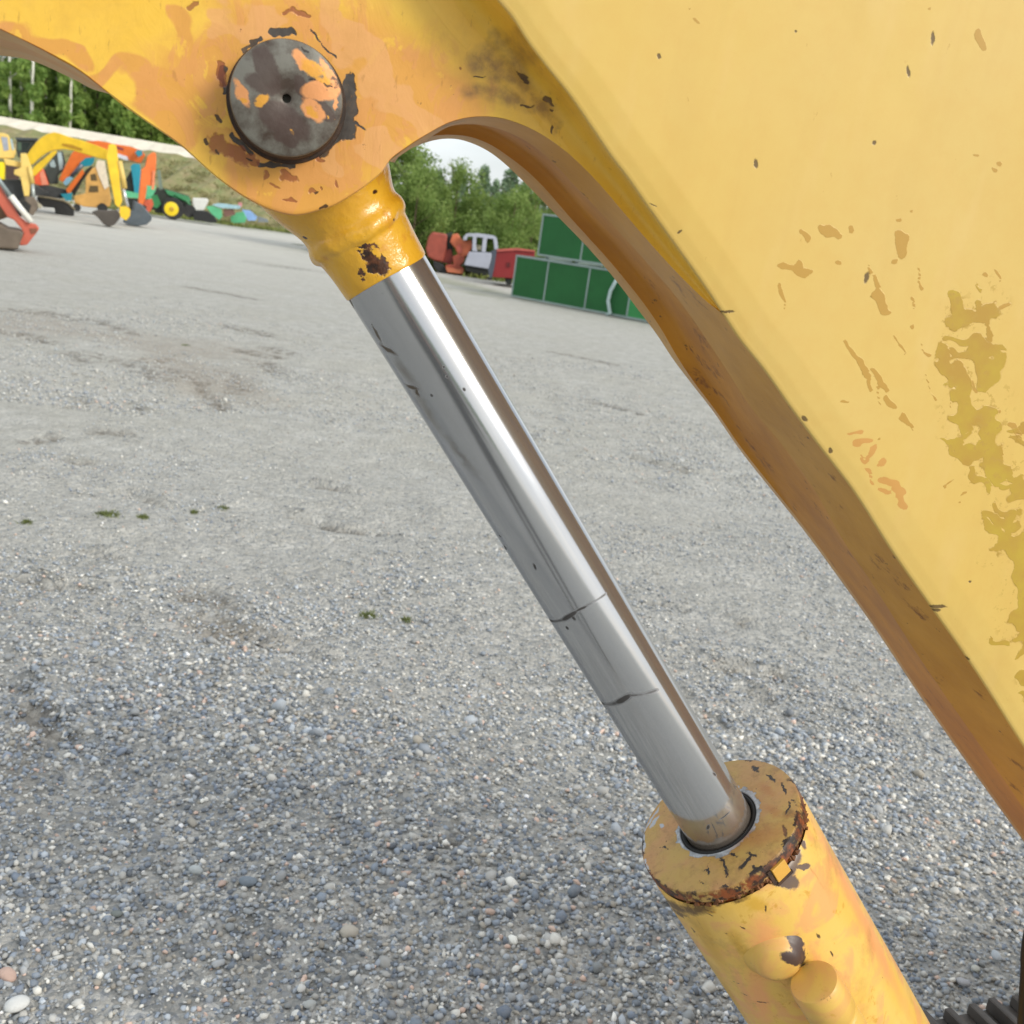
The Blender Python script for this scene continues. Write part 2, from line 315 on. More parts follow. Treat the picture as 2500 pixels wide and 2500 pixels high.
E1top = [(1000, -340), (1120, -140), (1212, 0), (1246, 40), (1286, 102), (1336, 168), (1386, 230), (1442, 311), (1488, 379), (1535, 441), (1578, 503), (1655, 610), (1710, 687), (1759, 760)]
E1low = [(1800, 823), (1862, 901), (1932, 1000), (2006, 1099), (2073, 1186), (2180, 1352), (2267, 1476), (2363, 1613), (2483, 1800), (2600, 1985), (2800, 2300), (3100, 2780)]
Lc = [(860, -340), (960, -140), (1040, 0), (1062, 30), (1110, 90), (1165, 145), (1225, 205), (1290, 270), (1338, 330), (1390, 376)]
Elow = [(1440, 424), (1480, 468), (1517, 512), (1556, 558), (1598, 606), (1641, 653), (1682, 695), (1722, 733), (1759, 762)]
# boom side plate, rolled slightly at its lower edge
outer = [(1500, -900), (2400, -900), (3500, 500), (4300, 1900), (4300, 2780)]
E1 = E1top+E1low
def off(pts, d):
    out = []
    for i, p in enumerate(pts):
        a = pts[max(i-1, 0)]; b = pts[min(i+1, len(pts)-1)]; t = np.array([b[0]-a[0], b[1]-a[1]], float); t /= np.linalg.norm(t)
        out.append((p[0]+t[1]*d, p[1]-t[0]*d))
    return out
DO = [0, 2, 6, 14, 40, 90, 150, 260, 420, 660, 900, 1200, 1500, 1545, 1560, 1545, 1480]; DD = [.003, .0012, .0003, 0., -.0015, -.003, -.0035, -.0045, -.006, -.009, -.013, -.018, -.02, -.005, .03, .2, .24]
rows = [c for c in DO if c < 14]+list(np.arange(14, 1300, 6.))+[1400, 1500, 1545, 1560]; NC = 620; base_ = catmull([(x, y) for x, y in E1], NC); v = []
tn = np.gradient(base_, axis=0); ts = np.array([tn[:, 0], tn[:, 1]]).T
kk = 41; pad = np.pad(ts, ((kk//2, kk//2), (0, 0)), 'edge'); ts = np.stack([np.convolve(pad[:, i], np.ones(kk)/kk, 'valid') for i in (0, 1)], 1); ts /= np.linalg.norm(ts, axis=1)[:, None]
rr_ = [(d, np.interp(d, DO[:15], DD[:15])) for d in rows]+[(1545, .2), (1480, .24)]
for d, dep in rr_:
    for i in range(NC): v.append(L(base_[i, 0]+ts[i, 1]*d, base_[i, 1]-ts[i, 0]*d, dep))
f = [(k*NC+i, (k+1)*NC+i, (k+1)*NC+i+1, k*NC+i+1) for k in range(len(rr_)-1) for i in range(NC-1)]
pl = mesh_obj('boom_side_plate', v, f, M_PANEL, exc, True)
VV = np.array([tuple(p) for p in v])
def warp(P, sd):
    w = lambda c, q: vnoise(P[:, 0]+60, P[:, 2]+60, c, sd+q)-.5
    return np.stack([P[:, 0]+.020*w(.016, 1)+.008*w(.006, 2), P[:, 2]+.020*w(.016, 3)+.008*w(.006, 4)], 1)
for nm, sd in (('olive', 30), ('tan', 40), ('rust', 50)):
    W = warp(VV, sd); W = W if nm == 'olive' else (W+VV[:, [0, 2]])*.5; F_ = np.full(len(VV), 9.)
    for A, B, r in PANEL_WEAR[nm]:
        a = np.array([A.x, A.z]); b_ = np.array([B.x, B.z]); ab = b_-a; t = np.clip(((W-a)@ab)/max(ab@ab, 1e-9), 0, 1); F_ = np.minimum(F_, np.linalg.norm(W-a-t[:, None]*ab, axis=1)/(r*(1.3 if nm == 'olive' else 1.1)))
    at = pl.data.attributes.new(nm, 'FLOAT', 'POINT'); at.data.foreach_set('value', F_.astype(np.float32))
# concave bend between side plate and pivot lug
Fc = [(x, y, .05) for x, y in Lc]; ee = Elow
for i, (x, y) in enumerate(ee): Fc.append((x, y, .003+.047*(1-((i+1)/len(ee))**1.6)))
cF = catmull(Fc, 120); cE = catmull([(x, y, .0) for x, y in E1top], 120); v = []; f = []; K = 9
for k in range(K+1):
    t = k/K
    for a, b in zip(cF, cE):
        p = a*(1-t)+b*t; fd = min(a[2]/.05, 1)
        d = a[2]*(1-t**4.5)-.0003*(1-t)+.003*t; v.append(L(p[0], p[1], d))
for k in range(K):
    for i in range(119): f.append((k*120+i, k*120+i+1, (k+1)*120+i+1, (k+1)*120+i))
bend = mesh_obj('bend', v, f, M_LUG, pl, True)
# pivot lug, near plate
lob = [(262, 226), (285, 246), (336, 282), (388, 316), (440, 355), (483, 393), (537, 440), (607, 488), (669, 516), (723, 526), (773, 516), (814, 503), (855, 480), (897, 451), (934, 418), (951, 393)]
leftE = [(-420, -90), (-200, -20), (0, 72), (52, 96), (103, 122), (145, 145), (191, 171), (228, 199)]
arch = [(988, 364), (1046, 327), (1100, 299), (1160, 286), (1218, 288), (1277, 306), (1335, 336), (1390, 376)]
def plate(name, pts, d0, d1, mat, parent, bev=.003):
    mb = MB(); q = [L(x, y, d0) for x, y in pts]; mb.prism([(p.x, p.z) for p in q], q[0].y, q[0].y+(d1-d0))
    o = mb.build(name, mat, parent); bevel(o, bev, 3, 50); return autosmooth(o, 40)
outl = [tuple(p) for p in catmull(leftE+lob+arch, 170)]
near_pts = outl+[(1350, 320), (1325, 270), (1285, 205), (1225, 145), (1170, 90), (1122, 30), (1100, 0), (1020, -140), (920, -340), (700, -520), (-420, -520)]
prs = [((-420, -90), (-420, -520)), ((-200, -20), (-200, -520)), ((0, 72), (-20, -520)), ((103, 122), (90, -520)), ((191, 171), (180, -520)), ((262, 226), (260, -520)), ((336, 282), (340, -520)), ((440, 355), (430, -520)), ((537, 440), (520, -520)), ((607, 488), (590, -520)), ((669, 516), (655, -520)), ((723, 526), (705, -520)),
    ((773, 516), (755, -510)), ((814, 503), (790, -480)), ((855, 480), (830, -420)), ((897, 451), (870, -350)), ((934, 418), (905, -280)), ((951, 393), (925, -240)), ((988, 364), (965, -180)), ((1046, 327), (1020, -120)), ((1100, 299), (1075, -50)), ((1160, 286), (1125, 30)), ((1218, 288), (1185, 100)), ((1277, 306), (1245, 165)), ((1335, 336), (1320, 265)), ((1390, 376), (1390, 366))]
NL = 620; cc = catmull([a_+b_ for a_, b_ in prs], NL); lo = cc[:, :2]; hi = cc[:, 2:]; v = []; rl = [(0, .0528), (.0022, .0507), (.005, .05)]+[(t_, .05) for t_ in np.linspace(.012, 1, 240)]
for t_, d_ in rl: v += [L(*(lo[i]*(1-t_)+hi[i]*t_), d_) for i in range(NL)]
f = [(k*NL+i, k*NL+i+1, (k+1)*NL+i+1, (k+1)*NL+i) for k in range(len(rl)-1) for i in range(NL-1)]
q = [L(x, y, .05) for x, y in near_pts]; mb = MB(); mb.v = [tuple(p) for p in v]; mb.f = f; mb.prism([(p.x, p.z) for p in q], q[0].y+.0026, q[0].y+.035)
lug = autosmooth(mb.build('pivot_lug', M_LUG, exc), 40)
for ob in (lug, bend):
    co_ = np.array([tuple(p.co) for p in ob.data.vertices])
    for qn, (nm, rows_) in enumerate(LUG_WEAR.items()):
        wv = lambda c, q_: vnoise(co_[:, 0]+60, co_[:, 2]+60, c, 80+qn*4+q_)-.5
        small = nm in ('rustmark', 'darkmark'); ka = .006 if small or nm == 'ring' else .03; kc = .008 if small or nm == 'ring' else .03
        W = np.stack([co_[:, 0]+ka*wv(kc, 1)+ka*.4*wv(kc*.4, 2), co_[:, 2]+ka*wv(kc, 3)+ka*.4*wv(kc*.4, 0)], 1); F_ = np.full(len(W), 9.)
        for A, B, r in rows_:
            a = np.array([A.x, A.z]); ab = np.array([B.x, B.z])-a; t = np.clip(((W-a)@ab)/max(ab@ab, 1e-9), 0, 1); F_ = np.minimum(F_, np.linalg.norm(W-a-t[:, None]*ab, axis=1)/r)
        ob.data.attributes.new(nm, 'FLOAT', 'POINT').data.foreach_set('value', F_.astype(np.float32))
def shr(p, c=(700, 300), k=.86): return (c[0]+(p[0]-c[0])*k, c[1]+(p[1]-c[1])*k)
far_pts = [shr((x, y)) for x, y in outl if 262 < x < 1000]+[(1010, 330), (1060, 200), (1060, -200), (200, -200)]
# same outline on the far side (world position shifted straight back), slightly smaller
mb = MB(); q = [L(x, y, .05) for x, y in far_pts]; mb.prism([(p.x, p.z) for p in q], q[0].y+.155, q[0].y+.19); autosmooth(bevel(mb.build('pivot_lug', M_UND, exc), .0025, 2, 50), 40)
# arch and underside strips
lowd = list(E1low)
A2 = [(951, 393, .05), (988, 364, .05), (1046, 327, .05), (1100, 299, .05), (1160, 286, .05), (1218, 288, .05), (1277, 306, .05), (1335, 336, .05), (1390, 376, .05)]+[tuple(p) for p in Fc[len(Lc):]]+[(x, y, .003) for x, y in lowd]
A3 = [(955, 396), (992, 370), (1048, 337), (1100, 308), (1150, 303), (1209, 312), (1265, 334), (1317, 367), (1362, 409), (1402, 452), (1443, 494), (1488, 541), (1540, 597), (1597, 661), (1648, 721), (1692, 780), (1733, 841), (1775, 905), (1832, 992), (1907, 1083), (1990, 1199), (2056, 1315), (2139, 1439), (2222, 1571), (2300, 1687), (2379, 1800), (2500, 1975), (2720, 2300), (3020, 2780)]
A3 = [(x, y, .085) for x, y in A3]
A5 = [(962, 398), (980, 375), (1009, 360), (1046, 346), (1083, 339), (1118, 340), (1153, 350), (1195, 371), (1235, 402), (1270, 435), (1302, 467), (1334, 500), (1370, 537), (1412, 580), (1459, 631), (1508, 690), (1560, 759), (1606, 820), (1640, 872), (1688, 936), (1738, 1000), (1804, 1095), (1886, 1199), (1965, 1298), (2056, 1422), (2139, 1538), (2238, 1687), (2317, 1800), (2500, 2055), (2680, 2300), (2950, 2780)]
A4 = [(960, 396), (984, 370), (1014, 350), (1050, 334), (1100, 329), (1147, 334), (1195, 352), (1240, 381), (1284, 415), (1326, 455), (1362, 496), (1394, 533), (1433, 576), (1482, 630), (1532, 690), (1577, 748), (1616, 806), (1648, 862), (1693, 931), (1743, 997), (1809, 1092), (1891, 1196), (1970, 1295), (2061, 1419), (2144, 1535), (2243, 1684), (2322, 1797), (2505, 2052), (2685, 2297), (2955, 2777)]
A5 = [(x, y, .24) for x, y in A5]; A4d = [(x, y, .212) for x, y in A4]
loft('lug_edge', [A2, A3], M_EDGE, pl, 260, True, 2)
# recessed bottom plate: its edges step up into the boom
N = 260; c3 = catmull(A3, N); c4 = catmull(A4d, N)
v = []; f = []; ST = [(0, 0), (.03, .6), (.1, 1), (.5, 1), (.9, 1), (.97, .6), (1, 0)]
for t, k in ST:
    for i, (a, b) in enumerate(zip(c3, c4)):
        p = L(*(a*(1-t)+b*t)); 
        j0, j1 = max(i-1, 0), min(i+1, N-1); ta = L(*c3[j1])-L(*c3[j0]); nrm = Vector((-ta.z, 0, ta.x)).normalized()
        if nrm.x < 0 and nrm.z < 0: nrm = -nrm
        fade = min(1, i/12)*(1-min(max((i-75)/40, 0), 1))
        # step towards the inside of the boom (up and right)
        s_ = 1 if nrm.z > 0 or nrm.x > 0 else -1
        v.append(p+nrm*(.011*k*fade*s_))
for r in range(len(ST)-1):
    for i in range(N-1): f.append((r*N+i, (r+1)*N+i, (r+1)*N+i+1, r*N+i+1))
mesh_obj('bottom_plate', v, f, M_UND, pl, True)
loft('far_lip', [A4d, A5, [(x+3, y-8, .262) for x, y, _ in A5], [(x+60, y-60, .262) for x, y, _ in A5], [(x, y, .262) for x, y in off(E1, 1470)], [(x, y, .236) for x, y in off(E1, 1478)]], M_EDGE, pl, 260, True, 1)
# left underside of the boom nose
B2 = [(-420, -90), (-200, -20), (0, 72), (52, 96), (103, 122), (145, 145), (191, 171), (228, 199), (262, 226)]
B3 = [(-420, -52), (-200, 12), (0, 94), (52, 111), (103, 135), (148, 156), (191, 179), (228, 203), (263, 227)]
B4 = [(-420, -20), (-200, 38), (0, 112), (52, 125), (100, 143), (150, 166), (192, 188), (226, 208), (264, 228)]
B5 = [(-420, 10), (-200, 66), (0, 135), (52, 142), (88, 152), (145, 177), (192, 200), (222, 216), (265, 229)]
loft('nose_edge', [wd(B2, .05), wd(B3, .085)], M_EDGE, pl, 80)
loft('nose_underside', [wd(B3, .085), wd(B3, .10), wd(B4, .19), wd(B4, .21)], M_UND, pl, 80, False)
loft('nose_lip', [wd(B4, .205), wd(B5, .24), [(x, y-30, .25) for x, y in B5], [(x, y-500, .25) for x, y in B5]], M_EDGE, pl, 80)

# ---- pivot pin
def m_pin():
    s = NT('pin_steel'); n1 = s.noise(38, 5., .65)
    col = s.mix(s.ramp(n1, .36, .58), hexc('#473a31'), hexc('#77756c'))
    def g(rows, a=.010, ns=85, so=.12): return s.blobs(segs(Z4, rows, .013), a, ns, so)
    col = s.mix(s.math('MULTIPLY', g([(580, 340, 630, 480, 70), (540, 480, 640, 510, 60), (620, 650, 780, 760, 90), (700, 800, 760, 820, 50), (800, 470, 830, 560, 40), (930, 640, 980, 680, 40)]), .8), col, hexc('#4d3d37'))
    col = s.mix(s.math('MULTIPLY', g([(430, 500, 480, 590, 34), (870, 540, 980, 530, 60), (850, 620, 900, 680, 48), (780, 320, 860, 400, 34), (940, 370, 1010, 500, 32), (1010, 560, 1015, 640, 14)]), s.ramp(s.noise(48, 5., .7), .38, .44, .1, .92)), col, hexc('#e09a60'))
    col = s.mix(s.math('MULTIPLY', g([(850, 380, 950, 470, 40), (560, 600, 600, 580, 28), (460, 590, 480, 590, 16), (860, 640, 890, 690, 22), (745, 780, 755, 790, 14), (965, 680, 972, 690, 10), (1000, 700, 1005, 705, 7)]), s.ramp(s.noise(70, 5., .7), .38, .44, .15, .92)), col, hexc('#d79a36'))
    col = s.mix(s.math('MULTIPLY', g([(820, 455, 1000, 510, 9), (760, 260, 850, 300, 10)]), .9), col, hexc('#2b2320'))
    s.hadd(n1, 1.); s.hadd(s.noise(120, 4.), .6); return s.finish(col, .5, .25, .5, .0012)
s = NT('dark_rust'); M_RUST = s.finish(s.mix(s.ramp(s.noise(60, 5., .7), .4, .6), hexc('#2e2219'), hexc('#4a3324')), .7, 0)
s = NT('black_seal'); M_BLK = s.finish(hexc('#131313'), .6, 0)
pc = L(700, 240, .014); rp_ = (L(837, 240, .014)-pc).length
PM = Matrix.Translation((pc.x, pc.y, pc.z)) @ Matrix.Rotation(radians(90), 4, 'X')      # local z points to the camera side
prof = [(.0001, -.012), (rp_*.072, -.012), (rp_*.08, -.0005), (rp_*.13, .0006), (rp_*.955, .0), (rp_*.985, -.0008), (rp_*.998, -.003), (rp_*.998, -.2)]
# face material is mapped in the excavator's own space, so keep vertices there
def lathe_in(name, prof, M, mat, parent, n=72, ang=35):
    mb = MB().lathe(prof, n); vv = [M @ Vector(p) for p in mb.v]; return autosmooth(mesh_obj(name, vv, mb.f, mat, parent), ang)
pin = lathe_in('pivot_pin', prof, PM, m_pin(), exc)
lathe_in('pin_gap_ring', [(rp_*.99, -.0035), (rp_*1.006, -.0045), (rp_*1.012, -.026), (rp_*1.03, -.0335), (rp_*1.085, -.0338), (rp_*1.105, -.037)], PM, M_RUST, pin)  # rusty pin side; outer dark ring stands in for the shaded gap round it

# ---- hydraulic cylinder: axis frame
A0 = L(960, 704, .145); A1 = L(1736, 1979, .145); AX = (A1-A0).normalized(); RR = .0424
ya = Vector((0, 1, 0)); xa = ya.cross(AX).normalized()
CM = Matrix((xa, ya, AX)).transposed().to_4x4(); CM.translation = A0; CMI = CM.inverted()
camL = EMI @ CAM
def cyl_hit(px, py, rad):
    """point where the sight line meets the cylinder of that radius (axis frame)"""
    o = CMI @ camL; d = ((CMI @ (EMI @ (CAM+ray(px, py))))-o)
    a = d.x**2+d.y**2; b = 2*(o.x*d.x+o.y*d.y); c = o.x**2+o.y**2-rad**2; D = b*b-4*a*c
    t = (-b-sqrt(D))/(2*a) if D > 0 else -b/(2*a)
    return o+d*t
def face_hit(px, py, z):
    o = CMI @ camL; d = ((CMI @ (EMI @ (CAM+ray(px, py))))-o); return o+d*((z-o.z)/d.z)
def t_ax(px, py): return (CMI @ L(px, py, .145)).z
def cseg(conv, x1, y1, x2, y2, w, fn, arg):
    o, s_ = conv; a = P2((x1, y1), o, s_); b = P2((x2, y2), o, s_); A = fn(a[0], a[1], arg); B = fn(b[0], b[1], arg); C = fn(a[0], a[1]+w/s_, arg)
    return (A, B, min((C-A).length, w/s_*.0006))
def csegs(conv, rows, fn, arg): return [cseg(conv, *r, fn, arg) for r in rows]
ZA = ((680, 400), 4.39); ZB = ((800, 600), 2.415); ZC = ((1200, 1300), 2.415); ZG = ((1500, 1800), 2.76)

# rod eye, neck with weld bead
pxm = RR/107.
spx = [(-60, 200), (0, 190), (120, 172), (200, 152), (235, 139), (262, 129), (284, 123), (300, 124), (312, 130), (326, 131.5), (338, 129), (346, 122), (352, 118), (372, 116.5), (398, 113.5), (430, 112), (456, 111), (459, 109), (459.5, 105)]
t0 = t_ax(960, 704); sp0 = (960-700)*.521+(704-279)*.8535
teye = (CMI @ L(700, 281, .145)).z; kz = (t0-teye)/sp0
prof = [(w*pxm, teye+s_*kz) for s_, w in spx]
def m_eye():
    s = NT('amber_gloss_paint'); n1 = s.noise(26, 5., .6); col = s.mix(s.ramp(n1, .3, .7), hexc('#d8a126'), hexc('#e2b03a'))
    col = s.mix(s.ramp(s.noise(34, 5., .65), .56, .62, 0, .6), col, hexc('#cf9034'))
    b = s.blobs(csegs(ZA, [(955, 960, 1000, 1050, 60), (1000, 1060, 1120, 1150, 80), (1010, 1130, 1040, 1200, 50), (870, 880, 1050, 890, 24), (885, 960, 930, 1010, 34), (875, 1150, 915, 1200, 34), (1110, 990, 1150, 1100, 40), (890, 1250, 910, 1270, 22)], cyl_hit, .046), .018, 90, .12)
    col = s.mix(b, col, s.mix(s.ramp(s.noise(90, 4.), .42, .58), hexc('#33251f'), hexc('#5e3a26')))
    b2 = s.blobs(csegs(ZA, [(1240, 600, 1280, 620, 20), (1200, 660, 1250, 620, 7), (900, 780, 940, 770, 12), (1010, 300, 1050, 300, 22), (1455, 870, 1460, 890, 12), (270, 780, 290, 790, 16), (1070, 680, 1100, 680, 9)], cyl_hit, .05), .006, 120, .2)
    col = s.mix(b2, col, hexc('#3a1e14')); s.hadd(b, -1.); s.hadd(s.noise(60, 4., .6), 2.2)
    s.hadd(s.noise(22, 3.), 4.0); return s.finish(col, .24, 0, .5, .0015, .6)
M_EYE = m_eye()
mb = MB(); n = 64
for i, (r, z) in enumerate(prof):
    for k in range(n):
        a = 2*pi*k/n; wob = 1.0
        if 1 < 0: pass
        b = max(0, 1-abs(z-(teye+325*kz))/(.018))
        rr = r*(1+.012*b*sin(7*a+1.2)+.010*b*sin(13*a)); zz = z+b*.0035*sin(3*a+.6)+b*.0012*sin(11*a)
        if i >= len(prof)-3: zz += .0022*sin(2*a+.9)
        mb.v.append((rr*cos(a), rr*sin(a), zz))
for i in range(len(prof)-1):
    for k in range(n): mb.f.append((i*n+k, i*n+(k+1) % n, (i+1)*n+(k+1) % n, (i+1)*n+k))
eye = mb.build('rod_eye', M_EYE, exc, True, CM)
ed = eye.modifiers.new('sub', 'SUBSURF'); ed.levels = 2; ed.render_levels = 2
hb = MB().lathe([(.05, -.055), (.070, -.055), (.074, -.05), (.074, .05), (.070, .055), (.05, .055)], 64)
pe = L(700, 281, .145); EyM = Matrix.Translation((pe.x, pe.y, pe.z)) @ Matrix.Rotation(radians(90), 4, 'X')
hub = mesh_obj('eye_hub', [CMI @ (EyM @ Vector(p)) for p in hb.v], hb.f, M_EYE, eye); autosmooth(hub)

# piston rod
def m_rod():
    s = NT('chrome'); dust = s.noise(7, 6., .65, stretch=((0, 0, 0), (1, 1, .25)))
    col = s.mix(s.ramp(dust, .4, .75, 0, .35), hexc('#b9bcc0'), hexc('#8a8781'))
    zc = s.n('ShaderNodeSeparateXYZ'); s.l(s.co, zc.inputs[0])
    # brownish oil band at the gland end
    zg = t_ax(1745, 2005); yel = s.ramp(s.math('ADD', zc.outputs[2], s.math('MULTIPLY', s.noise(40, 3.), .012)), zg-.030, zg-.004, 0, .55)
    col = s.mix(yel, col, hexc('#8a6a34'))
    b1 = s.blobs(csegs(ZB, [(270, 480, 310, 560, 10), (320, 590, 390, 635, 12), (470, 825, 520, 840, 10), (520, 850, 535, 880, 10), (130, 320, 150, 360, 12)], cyl_hit, RR), .006, 140, .3)
    b2 = s.blobs(csegs(ZB, [(310, 620, 360, 700, 30), (540, 900, 640, 1060, 22), (700, 1130, 860, 1330, 14), (420, 700, 500, 800, 22)], cyl_hit, RR), .02, 60, .8)
    pit = s.blobs(csegs(ZB, [(803, 845, 806, 850, 9), (683, 715, 684, 718, 7), (703, 770, 704, 772, 7), (612, 882, 613, 884, 7), (1045, 1778, 1048, 1782, 10), (1015, 1710, 1016, 1712, 6)], cyl_hit, RR)+csegs(ZC, [(325, 518, 420, 515, 13), (420, 515, 500, 465, 13), (500, 462, 560, 435, 8), (560, 430, 670, 365, 9), (480, 500, 490, 512, 8), (445, 560, 448, 566, 7), (250, 190, 260, 215, 7), (80, 85, 82, 95, 8),
        (590, 965, 640, 1000, 16), (640, 1000, 740, 1003, 18), (740, 1003, 810, 962, 16), (810, 962, 970, 932, 12), (1110, 1755, 1115, 1758, 10), (1280, 1730, 1275, 1745, 8), (1350, 1690, 1400, 1650, 5), (1310, 1420, 1320, 1430, 8), (1440, 1500, 1442, 1502, 6)], cyl_hit, RR), .0014, 160, .3)
    col = s.mix(s.math('MULTIPLY', b2, .4), col, hexc('#6d5a3c')); col = s.mix(s.math('MULTIPLY', b1, .9), col, hexc('#4a3a22')); col = s.mix(s.math('MULTIPLY', pit, .92), col, hexc('#241d18'))
    tiny = s.ramp(s.noise(210, 3., .6), .74, .76, 0, .6); col = s.mix(tiny, col, hexc('#55504a'))
    allm = s.math('MAXIMUM', b1, pit); metal = s.math('SUBTRACT', 1., s.math('ADD', s.math('MULTIPLY', allm, .9), s.math('MULTIPLY', yel, .25)), clamp=True)
    sm = s.noise(12, 5., .6, stretch=((0, 0, 0), (1, 1, .12))); metal = s.math('MULTIPLY', metal, .84); rough = s.math('ADD', s.ramp(sm, .3, .7, .09, .19), s.math('MULTIPLY', allm, .4))
    s.hadd(s.noise(340, 2., .5, stretch=((0, 0, 0), (.2, .2, 1))), .18); s.hadd(allm, -1.)
    return s.finish(col, rough, metal, .12, .0006, .5)
zg = t_ax(1745, 2010)
mb = MB().lathe([(RR*.98, t_ax(890, 590)), (RR, t_ax(895, 600)), (RR, zg+.06)], 96); autosmooth(mb.build('piston_rod', m_rod(), exc, True, CM))

# gland and barrel
RB = RR*2.43
def cyl_paint(name):
    s = NT(name); n1 = s.noise(10, 5., .6); col = s.mix(s.ramp(n1, .3, .7), hexc('#dfb550'), hexc('#e6c06c'))
    n2 = s.noise(17, 5., .6, dist=1.2); col = s.mix(s.ramp(n2, .48, .6, 0, .8), col, hexc('#e0a468'))
    n3 = s.noise(30, 5., .7, dist=.8); col = s.mix(s.ramp(n3, .60, .66, 0, .7), col, hexc('#c6922c'))
    return s, col
def m_gland():
    s, col = cyl_paint('gland_paint'); zf = zg
    col = s.mix(.82, col, s.mix(s.ramp(s.noise(20, 4., .6), .4, .62), hexc('#a88a4c'), hexc('#ac8052'))); col = s.mix(s.ramp(s.noise(55, 6., .75), .5, .7, 0, .55), col, hexc('#7c5e34'))
    zc = s.n('ShaderNodeSeparateXYZ'); s.l(s.co, zc.inputs[0]); xy = s.n('ShaderNodeCombineXYZ'); s.l(zc.outputs[0], xy.inputs[0]); s.l(zc.outputs[1], xy.inputs[1])
    rad = s.math('ADD', s.vmath('LENGTH', xy.outputs[0]), s.math('MULTIPLY', s.math('SUBTRACT', s.noise(45, 5., .7), .5), .030))
    worn = s.ramp(rad, RR*1.30, RR*1.33, 1., 0.); col = s.mix(worn, col, s.mix(s.ramp(s.noise(130, 3.), .4, .6), hexc('#8d9296'), hexc('#b4b8bc')))
    b = s.blobs(csegs(ZG, [(185, 650, 300, 480, 9), (250, 600, 290, 540, 14), (175, 700, 190, 780, 8), (315, 595, 325, 600, 14), (190, 800, 250, 960, 8), (250, 960, 300, 1000, 10), (190, 640, 200, 760, 12)], face_hit, zf), .010, 110, .2)
    col = s.mix(b, col, hexc('#aeb2b8'))
    k = s.blobs(csegs(ZG, [(940, 200, 970, 230, 14), (150, 740, 185, 830, 14), (170, 860, 230, 980, 9), (210, 560, 270, 470, 6), (1030, 250, 1080, 300, 7), (1130, 310, 1160, 380, 9), (1160, 520, 1180, 440, 8), (1140, 600, 1150, 660, 14), (1170, 680, 1190, 700, 12), (850, 880, 930, 800, 14), (900, 780, 950, 800, 10), (720, 820, 760, 900, 10), (750, 900, 760, 940, 8), (930, 875, 945, 885, 12), (630, 880, 640, 910, 8), (345, 700, 348, 704, 7), (640, 890, 600, 910, 6), (1200, 420, 1220, 440, 7), (780, 790, 820, 800, 9), (570, 960, 600, 990, 5), (320, 740, 360, 750, 7)], face_hit, zf), .013, 110, .2)
    col = s.mix(k, col, hexc('#2f2824'))
    pk = s.blobs(csegs(ZG, [(850, 700, 1100, 640, 60), (1040, 480, 1100, 520, 30), (1000, 330, 1060, 380, 24)], face_hit, zf), .02, 70, .5); col = s.mix(s.math('MULTIPLY', pk, .6), col, hexc('#a9713c'))
    edge = s.math('MULTIPLY', s.ramp(rad, RB*.972, RB*.985), s.ramp(s.noise(24, 4., .6), .44, .50)); col = s.mix(edge, col, hexc('#2c221c'))
    # crusty rust on the rim below the face
    low = s.ramp(s.math('ADD', zc.outputs[2], s.math('MULTIPLY', s.noise(30, 4.), .014)), zf+.008, zf+.012); rn = s.noise(62, 5., .7); col = s.mix(s.math('MULTIPLY', low, s.ramp(rn, .42, .5)), col, s.mix(s.ramp(s.noise(90, 3.), .4, .6), hexc('#3a2319'), hexc('#8a4a22')))
    sp = s.ramp(s.noise(160, 4., .7), .68, .70, 0, .8); col = s.mix(sp, col, hexc('#5b3a24'))
    s.hadd(worn, -1.); s.hadd(k, -1.); s.hadd(s.noise(70, 5.), 2.); return s.finish(col, .5, 0, .6, .001)
